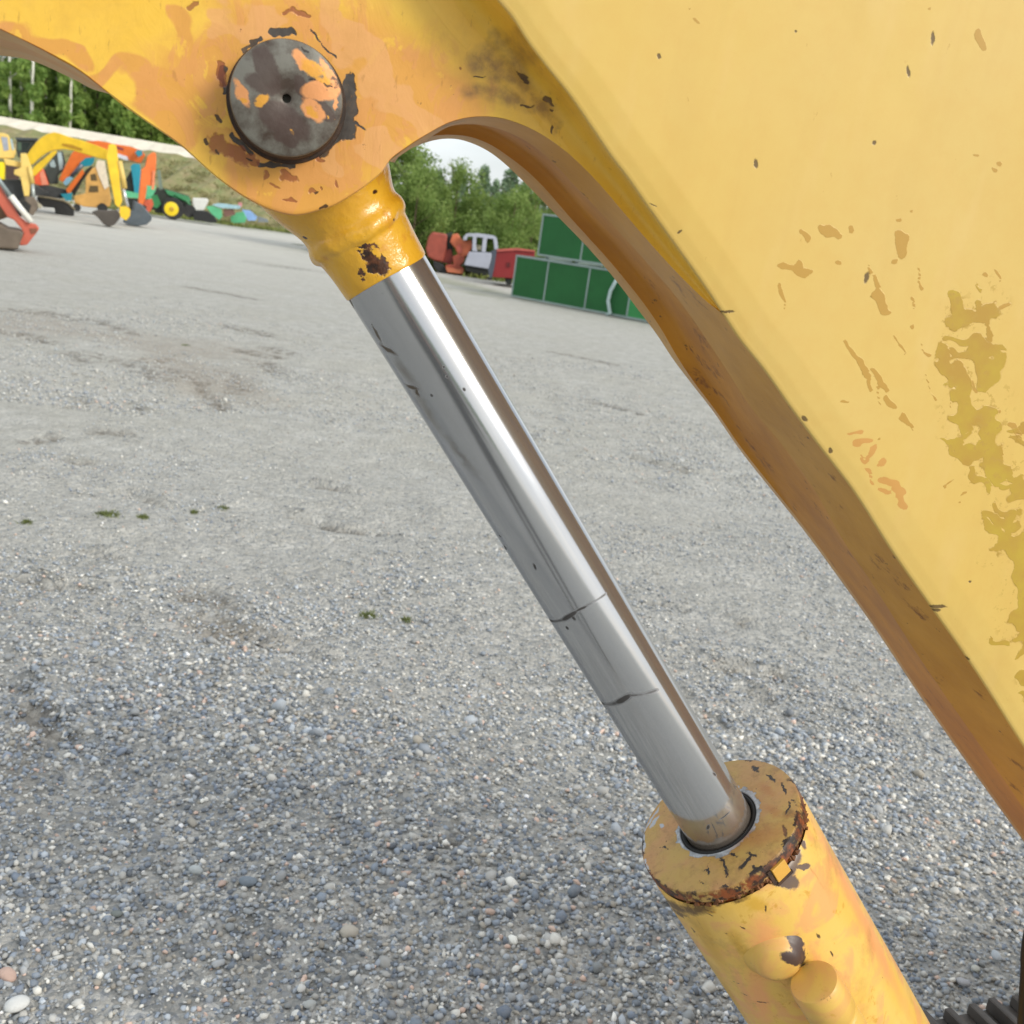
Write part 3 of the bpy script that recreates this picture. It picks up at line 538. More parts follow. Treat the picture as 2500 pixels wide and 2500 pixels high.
def m_barrel():
    s, col = cyl_paint('barrel_paint')
    pk = s.blobs(csegs(ZG, [(1400, 700, 1900, 1700, 60), (1000, 1250, 1050, 1500, 70), (1350, 900, 1250, 1000, 40), (950, 1600, 1000, 1900, 60), (1250, 420, 1290, 560, 22)], cyl_hit, RB), .03, 40, .5)
    col = s.mix(s.math('MULTIPLY', pk, .8), col, hexc('#e8a268'))
    ol = s.blobs(csegs(ZG, [(560, 1250, 700, 1500, 60), (700, 1600, 850, 1850, 60), (900, 1100, 1000, 1150, 34), (820, 1350, 900, 1500, 34)], cyl_hit, RB), .03, 40, .5); col = s.mix(s.math('MULTIPLY', ol, .8), col, hexc('#cfa238'))
    gy = s.blobs(csegs(ZG, [(1240, 620, 1275, 720, 34), (1220, 700, 1160, 960, 64), (1110, 960, 1210, 985, 44), (1220, 880, 1310, 870, 22), (1180, 760, 1230, 800, 60)], cyl_hit, RB), .014, 80, .12); col = s.mix(gy, col, hexc('#6b5a50'))
    rs = s.blobs(csegs(ZG, [(320, 1110, 620, 1150, 50), (600, 1120, 900, 1060, 30), (360, 1160, 480, 1200, 20), (640, 1110, 760, 1110, 18), (420, 1240, 430, 1260, 10), (520, 1280, 540, 1310, 10), (560, 1130, 650, 1170, 12)], cyl_hit, RB), .016, 90, .3); col = s.mix(s.math('MULTIPLY', rs, .85), col, hexc('#3c2016'))
    dk = s.blobs(csegs(ZG, [(1360, 1325, 1380, 1350, 9), (1450, 1440, 1470, 1475, 7), (1300, 540, 1310, 560, 8), (800, 1640, 850, 1660, 4), (860, 1720, 915, 1745, 4), (970, 1780, 1030, 1782, 5), (620, 1180, 660, 1200, 5), (850, 1270, 880, 1290, 4), (620, 1560, 640, 1590, 5), (1015, 1130, 1020, 1170, 5), (800, 1745, 950, 1790, 3)], cyl_hit, RB), .006, 120, .25)
    col = s.mix(s.math('MULTIPLY', dk, .9), col, hexc('#3a2a1c')); sp = s.ramp(s.noise(120, 4., .7), .71, .73, 0, .8); col = s.mix(sp, col, hexc('#6b4526'))
    scr = s.noise(38, 5., .7, stretch=((0, 0, .5), (1, 1, .12))); col = s.mix(s.ramp(scr, .66, .70, 0, .5), col, hexc('#a5763a'))
    dirt = s.noise(14, 6., .75); col = s.mix(s.ramp(dirt, .52, .72, 0, .45), col, hexc('#94713a')); s.hadd(scr, .8)
    s.hadd(dk, -1.); s.hadd(gy, -1.); s.hadd(s.noise(40, 4.), 1.6); return s.finish(col, .36, 0, .45, .001)
mb = MB(); prof = [(RR*1.02, zg+.05), (RR*1.025, zg+.006), (RR*1.16, zg+.003), (RR*1.165, zg), (RR*1.19, zg-.0008), (RB*.965, zg), (RB*.99, zg+.0015), (RB, zg+.005), (RB, zg+.017), (RB*.965, zg+.0205), (RB*.95, zg+.03)]
mb.lathe(prof, 120); gl = autosmooth(mb.build('gland', m_gland(), exc, True, CM), 30)
mb = MB().lathe([(RR*1.0, zg+.030), (RR*1.03, zg+.0005), (RR*1.09, zg-.0010), (RR*1.15, zg+.0010), (RR*1.16, zg+.004)], 96); autosmooth(mb.build('wiper_seal', M_BLK, gl, True))
M_BAR = m_barrel()
mb = MB().lathe([(RB*.95, zg+.0305), (RB*.985, zg+.0245), (RB*1.0, zg+.027), (RB*1.006, zg+.034), (RB*1.006, zg+.95), (RB*.6, zg+.97)], 120); bar = autosmooth(mb.build('cylinder_barrel', M_BAR, exc, True, CM), 30)
# rust crust beads in the groove and the square locking tab
mb = MB()
for k in range(64):
    if random.random() < .2: continue
    a = radians(196+k*2.0+random.uniform(-2.2, 2.2)); r = RB*random.uniform(.97, .995); z = zg+.020+random.uniform(-.004, .0045); q = random.uniform(.0030, .0056)
    c = Vector((r*cos(a), r*sin(a), z)); vs = []
    for d in ((1, 0, 0), (-1, 0, 0), (0, 1, 0), (0, -1, 0), (0, 0, 1), (0, 0, -1)): vs.append(c+Vector(d)*q*random.uniform(.7, 1.2))
    mb.add(vs, [(0, 2, 4), (2, 1, 4), (1, 3, 4), (3, 0, 4), (2, 0, 5), (1, 2, 5), (3, 1, 5), (0, 3, 5)])
wc = mb.build('weld_crust', simple('weld_crust', '#7a4a20', .55, 0, .5, 60, '#2a1810', .9), gl, False)
hp = cyl_hit(1893, 2105, RB); ha = atan2(hp.y, hp.x)
def radial_box(mb, a, z, w, h, r0, r1, M=None):
    ca, sa = cos(a), sin(a); er = Vector((ca, sa, 0)); et = Vector((-sa, ca, 0)); vs = []
    for r in (r0, r1):
        for dw, dz in ((-w, -h), (w, -h), (w, h), (-w, h)): vs.append(er*r+et*dw+Vector((0, 0, z+dz)))
    mb.add(vs, [(0, 3, 2, 1), (4, 5, 6, 7), (0, 1, 5, 4), (1, 2, 6, 5), (2, 3, 7, 6), (3, 0, 4, 7)])
mb = MB(); radial_box(mb, ha, zg+.0185, .010, .0095, RB*.9, RB+.0035); bevel(mb.build('locking_tab', simple('tab_paint', '#d2a044', .45, 0, .2), gl), .0008)
mb = MB(); radial_box(mb, ha+.125, zg+.019, .0022, .0105, RB*.9, RB+.002); radial_box(mb, ha, zg+.031, .012, .002, RB*.9, RB+.0025); mb.build('notch', M_RUST, gl)
# port boss with capped hydraulic pipe along the barrel
pf = cyl_hit(1985, 2394, RB+.031); aa = atan2(pf.y, pf.x); er = Vector((cos(aa), sin(aa), 0)); rt = .0292; rc = RB+.031; cz = pf.z
def m_cap():
    s, col = cyl_paint('cap_paint'); col = s.mix(.4, col, hexc('#c9a04a')); n = s.noise(45, 5., .7); col = s.mix(s.ramp(n, .64, .69, 0, .85), col, hexc('#4a3018')); s.hadd(n, 1.); return s.finish(col, .42, 0, .5, .001)
M_CAP = m_cap()
mb = MB(); prof = [(.0001, 0), (rt*.72, 0), (rt*.93, .0016), (rt, .006), (rt, .052), (rt*.99, .0525), (rt*.93, .054), (rt*.93, .058), (rt*.98, .060), (rt*.98, .7), (.0001, .7)]
mb.lathe(prof, 48); M2 = Matrix.Translation(er*rc+Vector((0, 0, cz))); mb.v = [tuple(M2 @ Vector(p)) for p in mb.v]
pipe = autosmooth(mb.build('hydraulic_pipe', M_CAP, bar, True), 35)
# domed boss beside the pipe end
pb = cyl_hit(1893, 2334, RB); ab = atan2(pb.y, pb.x); eb = Vector((cos(ab), sin(ab), 0)); q = Vector((0, 0, 1)).rotation_difference(eb).to_matrix().to_4x4()
mb = MB().lathe([(.040, -.02), (.037, -.001), (.032, .003), (.029, .007), (.027, .012), (.023, .0165), (.017, .019), (.009, .0205), (.0001, .021)], 48)
q.translation = eb*(RB-.004)+Vector((0, 0, pb.z+.003)); mb.v = [tuple(q @ Vector(p)) for p in mb.v]
boss = autosmooth(mb.build('port_boss', M_CAP, bar, True), 50)
fl = []
for (x1, y1, x2, y2, w) in [(1160, 1480, 1250, 1510, 26), (1220, 1400, 1260, 1480, 26), (1190, 1320, 1230, 1380, 30), (1150, 1310, 1200, 1305, 6), (1290, 1440, 1340, 1425, 7)]: fl.append((x1, y1, x2, y2, w*1.35))
# chipped bare-steel flake as paint loss on the boss
s = M_CAP.node_tree
def add_chip(mat, bl, amp, ns, color):
    t = mat.node_tree; b = t.nodes['Principled BSDF']; old = b.inputs['Base Color'].links[0].from_socket
    nt = NT.__new__(NT); nt.m = mat; nt.t = t; nt.b = b; nt.tc = t.nodes.new('ShaderNodeTexCoord'); nt.co = nt.tc.outputs['Object']; nt.bumph = None
    mk = nt.blobs(bl, amp, ns, .12); t.links.new(nt.mix(mk, old, color), b.inputs['Base Color'])
add_chip(M_CAP, csegs(ZG, fl, cyl_hit, RB+.015)+csegs(ZG, fl, cyl_hit, RB+.007)+csegs(ZG, fl, cyl_hit, RB)+csegs(ZG, [(1290, 1800, 1420, 1830, 40), (1330, 1850, 1400, 1900, 40), (1250, 1790, 1300, 1830, 26)], cyl_hit, RB+.036), .014, 90, hexc('#4b3a34'))

# ---- the machine's own track, seen low at the right edge
M_TRK = simple('track_steel', '#5a5652', .6, .3, .3, 20, '#6a4a30', .5)
g0 = wpt(2230, 2478, 0.); 
r = ray(2290, 2470); tz = .42; P0 = CAM+r*((tz-CAMH)/r.z); r = ray(2520, 2425); P1 = CAM+r*((tz-CAMH)/r.z)
dirv = (P1-P0); dirv.z = 0; dirv.normalize(); nrmv = Vector((dirv.y, -dirv.x, 0))
if nrmv.dot(P0-CAM) > 0: nrmv = -nrmv
TM = Matrix((dirv, -nrmv, Vector((0, 0, 1)))).transposed().to_4x4(); TM.translation = (P0.x, P0.y, 0); TM = EMI @ TM
mb = MB(); mb.box(.05, 2.2, -.36, -.06, .10, tz-.09); trk = mb.build('track_frame', simple('track_frame_paint', '#3b3a38', .6), exc, False, TM)
sh = None; k = 0
path = []
Rr = (tz-.02)/2
for i in range(14): path.append((.02+.148*i, tz-.02, 0.))
for i in range(5): 
    a = pi/2-pi*(i+.5)/5; path.append((2.04+Rr*cos(a), .0+Rr+Rr*sin(a), a-pi/2))
for i in range(14): path.append((2.0-.148*i, .012, pi))
for i in range(5):
    a = -pi/2-pi*(i+.5)/5; path.append((.0+Rr*cos(a)-.02, Rr+Rr*sin(a), a-pi/2))
sm = MB(); sm.box(-.068, .068, -.42, 0, -.012, .006); sm.box(-.062, -.048, -.42, 0, .006, .03); sm.box(-.008, .006, -.42, 0, .006, .026); sm.box(.044, .058, -.42, 0, .006, .026)
for x, z, a in path:
    Mx = Matrix.Translation((x, 0, z)) @ Matrix.Rotation(-a, 4, 'Y')
    if sh is None: sh = sm.build('track_shoe', M_TRK, trk, False, Mx); bevel(sh, .002, 1)
    else:
        c = sh.copy(); COL.objects.link(c); c.parent = trk; c.matrix_local = Mx
# dark hose hanging at the right edge
hz = [L(2600, 2020, .1), L(2545, 2150, .1), L(2518, 2270, .1), L(2508, 2380, .1), L(2500, 2500, .1), L(2496, 2620, .1), L(2500, 2760, .12)]
MB().tube(catmull([tuple(p) for p in hz], 30), .0085, 16).build('hydraulic_hose', M_BLK, exc, True)

# ================================================================== GROUND
YM = 1.0
def gsegs(rows):
    out = []
    for x1, y1, x2, y2, w in rows:
        A = ground(x1, y1); B = ground(x2, y2); C = ground(x1, y1+w); out.append((A, B, max((C-A).length*.5, w*.0009*A.length/1.5)))
    return out
def m_ground():
    s = NT('gravel_yard')
    zc = s.n('ShaderNodeSeparateXYZ'); s.l(s.co, zc.inputs[0]); flat = s.n('ShaderNodeCombineXYZ'); s.l(zc.outputs[0], flat.inputs[0]); s.l(zc.outputs[1], flat.inputs[1]); dist = s.vmath('LENGTH', flat.outputs[0])
    v1 = s.n('ShaderNodeTexVoronoi'); s.l(s.co, v1.inputs['Vector']); v1.inputs['Scale'].default_value = 62
    v2 = s.n('ShaderNodeTexVoronoi'); s.l(s.co, v2.inputs['Vector']); v2.inputs['Scale'].default_value = 24
    sp = s.n('ShaderNodeSeparateColor'); s.l(v1.outputs['Color'], sp.inputs[0]); sp2 = s.n('ShaderNodeSeparateColor'); s.l(v2.outputs['Color'], sp2.inputs[0])
    cr = s.n('ShaderNodeValToRGB'); s.l(sp.outputs[0], cr.inputs[0]); e = cr.color_ramp; e.interpolation = 'CONSTANT'
    e.elements[0].position = 0; e.elements[0].color = hexc('#6f7274'); e.elements[1].position = .25; e.elements[1].color = hexc('#8a8985')
    for p, h in ((.5, '#9b9994'), (.7, '#aaa8a2'), (.86, '#7c8087'), (.94, '#c6c4bd')): q = e.elements.new(p); q.color = hexc(h)
    cr2 = s.n('ShaderNodeValToRGB'); s.l(sp2.outputs[0], cr2.inputs[0]); e = cr2.color_ramp; e.interpolation = 'CONSTANT'
    e.elements[0].color = hexc('#7e7f7d'); e.elements[1].position = .3; e.elements[1].color = hexc('#93928d')
    for p, h in ((.6, '#a3a19b'), (.85, '#b3b1aa'), (.95, '#cdcbc5')): q = e.elements.new(p); q.color = hexc(h)
    c = s.vmath('SCALE', s.mix(.45, cr.outputs[0], cr2.outputs[0]), sc=1.22)
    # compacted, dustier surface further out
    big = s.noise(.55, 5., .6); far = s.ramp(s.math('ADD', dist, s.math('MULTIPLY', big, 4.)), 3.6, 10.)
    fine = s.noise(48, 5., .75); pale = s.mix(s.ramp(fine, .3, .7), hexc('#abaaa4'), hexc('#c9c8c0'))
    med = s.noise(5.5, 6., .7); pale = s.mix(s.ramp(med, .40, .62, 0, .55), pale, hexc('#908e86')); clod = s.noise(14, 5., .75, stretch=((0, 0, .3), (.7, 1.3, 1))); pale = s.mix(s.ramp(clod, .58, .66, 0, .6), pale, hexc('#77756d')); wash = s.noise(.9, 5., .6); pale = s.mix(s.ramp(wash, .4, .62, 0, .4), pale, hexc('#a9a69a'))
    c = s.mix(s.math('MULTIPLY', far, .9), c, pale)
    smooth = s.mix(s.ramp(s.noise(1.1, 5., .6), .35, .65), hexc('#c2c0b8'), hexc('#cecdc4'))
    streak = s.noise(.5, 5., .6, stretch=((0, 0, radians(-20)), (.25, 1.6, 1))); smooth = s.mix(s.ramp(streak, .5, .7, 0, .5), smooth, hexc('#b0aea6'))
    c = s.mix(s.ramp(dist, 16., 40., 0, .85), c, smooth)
    # damp brownish earth showing in turned-over ruts
    def at_(nm): x_ = s.n('ShaderNodeAttribute', attribute_name=nm); return x_.outputs['Fac']
    rm = at_('rut'); cl_ = s.ramp(s.noise(9, 4., .75), .42, .60)
    c = s.mix(s.math('MULTIPLY', s.math('MULTIPLY', rm, cl_), .95), c, s.mix(s.ramp(fine, .35, .65), hexc('#57534c'), hexc('#7d776c')))
    c = s.mix(s.math('MULTIPLY', at_('damp'), .42), c, hexc('#94897a')); c = s.mix(s.math('MULTIPLY', at_('grassy'), .5), c, hexc('#6f7450'))
    h = s.math('ADD', s.math('MULTIPLY', s.ramp(v1.outputs['Distance'], 0, .7, 1, 0), 1.), s.math('MULTIPLY', s.ramp(v2.outputs['Distance'], 0, .7, 1, 0), 1.5))
    s.hadd(h, 1.); s.hadd(med, 3.); s.hadd(s.noise(110, 3.), .8)
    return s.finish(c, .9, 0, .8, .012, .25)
RUTS = gsegs([(0, 752, 110, 762, 7), (110, 762, 240, 782, 7), (240, 782, 330, 812, 6), (0, 812, 60, 818, 6), (60, 818, 130, 835, 9), (180, 868, 200, 882, 14), (240, 868, 320, 888, 6), (320, 888, 370, 915, 8), (370, 915, 385, 922, 12), (400, 896, 450, 915, 6), (450, 915, 485, 940, 8), (485, 940, 530, 985, 6),
    (340, 880, 400, 875, 6), (575, 925, 592, 950, 12), (530, 905, 560, 912, 5), (330, 978, 370, 992, 10), (560, 850, 690, 870, 6), (600, 875, 640, 890, 6), (660, 850, 690, 858, 9), (200, 975, 220, 985, 9), (560, 795, 640, 815, 6), (640, 880, 655, 900, 8), (90, 1070, 150, 1060, 8), (230, 1055, 260, 1045, 8), (290, 1050, 330, 1055, 8), (190, 1112, 220, 1118, 9),
    (500, 1450, 560, 1500, 30), (545, 1495, 600, 1520, 22), (560, 1500, 640, 1545, 9), (640, 1560, 790, 1600, 8), (520, 1530, 600, 1540, 10), (40, 1770, 110, 1830, 18), (0, 1690, 60, 1710, 9), (1080, 2030, 1110, 2050, 10), (1740, 1620, 1900, 1640, 12), (1800, 1660, 1860, 1690, 9), (1600, 1490, 1680, 1500, 8), (1500, 1660, 1640, 1690, 8), (1660, 1700, 1760, 1760, 7), (1830, 1530, 1850, 1540, 9),
    (700, 1250, 900, 1290, 7), (760, 1180, 850, 1200, 6), (300, 1190, 420, 1230, 6), (60, 1400, 240, 1440, 9), (260, 1330, 330, 1350, 9), (1560, 1120, 1680, 1150, 6), (1450, 980, 1560, 1010, 5), (600, 640, 800, 665, 3), (450, 700, 620, 730, 4), (1350, 860, 1500, 890, 4), (700, 568, 800, 578, 4)])
DAMP = gsegs([(30, 790, 430, 850, 50), (430, 850, 560, 960, 30), (560, 1500, 720, 1570, 50), (40, 1740, 160, 1860, 60)]); GRASSY = gsegs([(690, 548, 560, 548, 7), (1060, 682, 1240, 722, 9)])
def field(x, y, segs_, wa, wc, soft):
    X = x+wa*(vnoise(x+50, y+50, wc, 61)-.5)+wa*.4*(vnoise(x+50, y+50, wc*.3, 62)-.5); Y = y+wa*1.6*(vnoise(x+50, y+50, wc, 63)-.5)+wa*.6*(vnoise(x+50, y+50, wc*.3, 64)-.5); F = np.full(x.shape, 9.)
    for A, B, r in segs_:
        ax_, ay = A.x, A.y; dx, dy = B.x-A.x, B.y-A.y; t = np.clip(((X-ax_)*dx+(Y-ay)*dy)/max(dx*dx+dy*dy, 1e-9), 0, 1); F = np.minimum(F, np.hypot(X-ax_-t*dx, Y-ay-t*dy)/r)
    return np.clip((1+soft-F)/(2*soft), 0, 1)
def relief(x, y):
    near = np.clip((16-np.hypot(x, y-2))/8, 0, 1)*np.clip((np.minimum(8.5-np.abs(x), 30))/2, 0, 1)
    return near*(.05*(vnoise(x+90, y+90, 1.1, 71)-.5)+.028*(vnoise(x+90, y+90, .28, 72)-.5)+.012*(vnoise(x+90, y+90, .09, 73)-.5)-.03*field(x, y, RUTS, .12, .35, .6)+.022*field(x, y-.09, RUTS, .12, .35, .6))-.012*near
def axis(lo, hi, st, far): 
    a = list(np.arange(lo, hi, st)); k = 0; d = st; p = hi; 
    while p < far: a.append(p); d *= 1.35; p += d
    a.append(far); d = st; p = lo; b = []
    while p > -far: p -= d; b.append(p); d *= 1.35
    return np.array(b[::-1]+a)
gx = axis(-9, 9, .055, 600); gy = np.concatenate([[-300, -100, -40, -15, -5, -2, 0, .8], np.arange(1.2, 6, .03), np.arange(6, 20, .08), np.arange(20, 60, 1.), np.geomspace(60, 900, 14)])
GX, GY = np.meshgrid(gx, gy); GZ = relief(GX, GY); nx_, ny_ = len(gx), len(gy)
idx_ = np.arange(nx_*ny_).reshape(ny_, nx_); FQ = np.stack([idx_[:-1, :-1], idx_[:-1, 1:], idx_[1:, 1:], idx_[1:, :-1]], -1).reshape(-1, 4)
me = bpy.data.meshes.new('ground'); me.vertices.add(nx_*ny_); me.vertices.foreach_set('co', np.stack([GX, GY, GZ], -1).reshape(-1).astype(np.float32)); me.loops.add(FQ.size); me.loops.foreach_set('vertex_index', FQ.reshape(-1).astype(np.int32)); me.polygons.add(len(FQ)); me.polygons.foreach_set('loop_start', np.arange(0, FQ.size, 4, dtype=np.int32)); me.polygons.foreach_set('use_smooth', np.ones(len(FQ), bool)); me.update(calc_edges=True)
for nm, sg, wa, so_ in (('rut', RUTS, .12, .5), ('damp', DAMP, .7, .6), ('grassy', GRASSY, 1.2, .5)):
    at = me.attributes.new(nm, 'FLOAT', 'POINT'); at.data.foreach_set('value', field(GX, GY, sg, wa, .35 if nm == 'rut' else 1.2, so_).reshape(-1).astype(np.float32))
me.materials.append(m_ground()); grd = bpy.data.objects.new('ground', me); COL.objects.link(grd); tag(grd, kind='structure')

# loose crushed stone, one mesh
def icosa():
    t = (1+5**.5)/2; v = np.array([(-1, t, 0), (1, t, 0), (-1, -t, 0), (1, -t, 0), (0, -1, t), (0, 1, t), (0, -1, -t), (0, 1, -t), (t, 0, -1), (t, 0, 1), (-t, 0, -1), (-t, 0, 1)])/sqrt(1+t*t)
    f = np.array([(0, 11, 5), (0, 5, 1), (0, 1, 7), (0, 7, 10), (0, 10, 11), (1, 5, 9), (5, 11, 4), (11, 10, 2), (10, 7, 6), (7, 1, 8), (3, 9, 4), (3, 4, 2), (3, 2, 6), (3, 6, 8), (3, 8, 9), (4, 9, 5), (2, 4, 11), (6, 2, 10), (8, 6, 7), (9, 8, 1)])
    return v, f
def octa():
    v = np.array([(1, 0, 0), (0, 1, 0), (-1, 0, 0), (0, -1, 0), (0, 0, 1), (0, 0, -1.)]); f = np.array([(0, 1, 4), (1, 2, 4), (2, 3, 4), (3, 0, 4), (1, 0, 5), (2, 1, 5), (3, 2, 5), (0, 3, 5)]); return v, f
PAL = np.array([hexc(h)[:3] for h in ('#67717f', '#76808c', '#868d95', '#8b8e90', '#9a9a97', '#a8a7a2', '#b7b5ae', '#c9c7c0', '#626a74', '#b79f91', '#8f8a80', '#9aa1a8', '#787c7e', '#dcdad4', '#535a63')])
PW = np.array([10, 11, 11, 11, 12, 10, 8, 4.5, 7, 2.5, 7, 8, 9, .8, 3.]); PW /= PW.sum()
def stones(name, x, y, size, base, mat, seed, zoff=None):
    r = np.random.default_rng(seed); bv, bf = base; n = len(x); k = len(bv)
    V = bv[None]*(1+r.uniform(-.42, .30, (n, k, 1)))
    ax = np.stack([r.uniform(.75, 1.35, n), r.uniform(.6, 1.05, n), r.uniform(.5, .9, n)], 1); V = V*ax[:, None, :]
    # random tilt then yaw
    a, b, c = r.uniform(-.5, .5, n), r.uniform(-.5, .5, n), r.uniform(0, 2*pi, n)
    y_, z_ = V[..., 1].copy(), V[..., 2].copy(); V[..., 1] = y_*np.cos(a)[:, None]-z_*np.sin(a)[:, None]; V[..., 2] = y_*np.sin(a)[:, None]+z_*np.cos(a)[:, None]
    x_, z_ = V[..., 0].copy(), V[..., 2].copy(); V[..., 0] = x_*np.cos(b)[:, None]+z_*np.sin(b)[:, None]; V[..., 2] = -x_*np.sin(b)[:, None]+z_*np.cos(b)[:, None]
    x_, y_ = V[..., 0].copy(), V[..., 1].copy(); V[..., 0] = x_*np.cos(c)[:, None]-y_*np.sin(c)[:, None]; V[..., 1] = x_*np.sin(c)[:, None]+y_*np.cos(c)[:, None]
    V = V*size[:, None, None]*.5; z0 = size*r.uniform(.0, .3, n) if zoff is None else zoff
    z0 = z0+relief(x, y)
    V[..., 0] += x[:, None]; V[..., 1] += y[:, None]; V[..., 2] += z0[:, None]
    Fc_ = (bf[None]+(np.arange(n)*k)[:, None, None]).reshape(-1, 3)
    me = bpy.data.meshes.new(name); me.vertices.add(n*k); me.vertices.foreach_set('co', V.reshape(-1).astype(np.float32))
    me.loops.add(Fc_.size); me.loops.foreach_set('vertex_index', Fc_.reshape(-1).astype(np.int32)); me.polygons.add(len(Fc_))
    me.polygons.foreach_set('loop_start', np.arange(0, Fc_.size, 3, dtype=np.int32)); me.update(calc_edges=True)
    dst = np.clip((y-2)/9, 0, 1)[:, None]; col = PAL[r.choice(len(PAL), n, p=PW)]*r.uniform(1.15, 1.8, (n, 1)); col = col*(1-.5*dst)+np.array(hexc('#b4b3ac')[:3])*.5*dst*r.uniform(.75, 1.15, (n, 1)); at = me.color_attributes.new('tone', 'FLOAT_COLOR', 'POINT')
    at.data.foreach_set('color', np.repeat(np.c_[np.clip(col, 0, 1), np.ones(n)], k, axis=0).reshape(-1).astype(np.float32))
    me.materials.append(mat); o = bpy.data.objects.new(name, me); COL.objects.link(o); return o
s = NT('crushed_stone'); at = s.n('ShaderNodeAttribute', attribute_name='tone'); n_ = s.noise(150, 4., .7)
M_STONE = s.finish(s.mix(s.ramp(n_, .35, .7, 0, .3), at.outputs[0], hexc('#b0aea8')), .85, 0, .2, .002, .3)
def scatter(n, xr, yr, seed):
    r = np.random.default_rng(seed); x = r.uniform(*xr, n); y = r.uniform(*yr, n); return x, y, r
x, y, r = scatter(330000, (-2.9, 3.4), (1.45, 8.2), 3)
ok = (x > -.62*y-.45) & (x < .66*y+.4)
x, y = x[ok], y[ok]; rr_ = r.random(len(x))
co = .6*vnoise(x+50, y+50, .55, 1)+.4*vnoise(x+50, y+50, .17, 2)        # coarse patches
nearf = np.clip((4.6-y)/2.6, 0, 1); prob = np.clip(.12+1.0*nearf+.7*(co-.5), .05, 1)*np.clip((8.6-y)/3.4, .12, 1)
keep = rr_ < prob; x, y, co = x[keep], y[keep], co[keep]
u = r.random(len(x)); size = .0070+.0150*u**2.0*(.5+1.0*co)*(.55+.45*np.clip((5.5-y)/2.5, 0, 1))+.0008*(y-1.5).clip(0, 4)
big_ = r.random(len(x)) < .012; size = np.where(big_, size*r.uniform(1.5, 2.3, len(x)), size)
nr = y < 3.4
g1 = stones('gravel', x[nr], y[nr], size[nr], icosa(), M_STONE, 5); g2 = stones('gravel', x[~nr], y[~nr], size[~nr], octa(), M_STONE, 6)
tag(g1, 'loose crushed grey and bluish stone covering the near ground', 'gravel', kind='stuff'); tag(g2, 'finer scattered grey stone on the compacted ground further out', 'gravel', kind='stuff')
print('stones', len(x))
x, y, r = scatter(120000, (-6, 6), (7.0, 15), 13); ok = (x > -.6*y-.5) & (x < .62*y+.4); x, y = x[ok], y[ok]
co = .6*vnoise(x+50, y+50, 1.3, 21)+.4*vnoise(x+50, y+50, .35, 22); keep = r.random(len(x)) < np.clip((co-.36)*2.6, .08, 1)*np.clip((16-y)/8, .1, 1); x, y, co = x[keep], y[keep], co[keep]
size = r.uniform(.010, .024, len(x))*(.7+.6*co); size = np.where(r.random(len(x)) < .02, size*1.9, size)
g3 = stones('gravel', x, y, size, octa(), M_STONE, 23); tag(g3, 'sparse small stones on the pale compacted middle ground', 'gravel', kind='stuff'); print('mid stones', len(x))
# larger single stones
BS = [(40, 2462, 70, '#d5d6d3', 'largest pale stone at the bottom left corner'), (18, 2388, 60, '#c4a89a', 'pinkish stone just above the large pale stone'), (735, 2418, 34, '#d7d6d0', 'small white stone left of the middle at the bottom edge'), (755, 2458, 44, '#b5b8b5', 'rounded grey stone beside the small white stone'),
      (720, 2482, 38, '#dddcd6', 'white stone at the bottom edge below the rounded grey one'), (478, 2130, 44, '#b9bfbf', 'flat light grey stone left of the gravel patch centre'), (605, 2160, 60, '#7f8a94', 'long blue-grey stone in the coarse gravel'), (325, 2008, 28, '#dfe0dd', 'small bright white stone in the finer gravel'),
      (284, 2236, 38, '#7c827f', 'dark greenish grey stone in the left gravel'), (300, 2270, 28, '#cfcfca', 'pale flat stone below the dark greenish one'), (18, 1804, 30, '#b9b7ae', 'beige stone near the left edge above the rut'), (18, 1852, 36, '#9aa3b2', 'bluish flat stone at the left edge'),
      (2330, 2180, 36, '#d8d6cf', 'cream stone right of the cylinder barrel'), (2355, 2140, 30, '#b9b9b8', 'grey stone with a dark side near the right edge'), (2350, 2405, 44, '#a9aaad', 'smooth grey stone above the track'), (2430, 2340, 40, '#b5bcc2', 'pale bluish stone at the right edge'), (2380, 2370, 34, '#bdbdb4', 'light round stone beside the bluish one'), (2200, 2250, 30, '#d9dbd4', 'small white stone right of the barrel')]
for i, (px, py, w, h, lb) in enumerate(BS):
    g = ground(px, py); sz = w/FPX*(g-CAM).length*.8; bv, bf = icosa(); rr2 = random.Random(i)
    vv = [Vector(p)*(1+rr2.uniform(-.14, .14)) for p in bv]; vv = [Vector((p.x*1.15, p.y*.85, p.z*.6))*sz*.5 for p in vv]
    o = mesh_obj('stone', vv, [tuple(q) for q in bf], simple('stone'+h, h, .85, 0, .15, 30), None, True)
    o.modifiers.new('s', 'SUBSURF').render_levels = 1; o.location = (g.x, g.y, sz*.2); o.rotation_euler = (rr2.uniform(-.3, .3), rr2.uniform(-.3, .3), rr2.uniform(0, 6))
    tag(o, lb, 'stone', 'larger stones lying on the gravel')

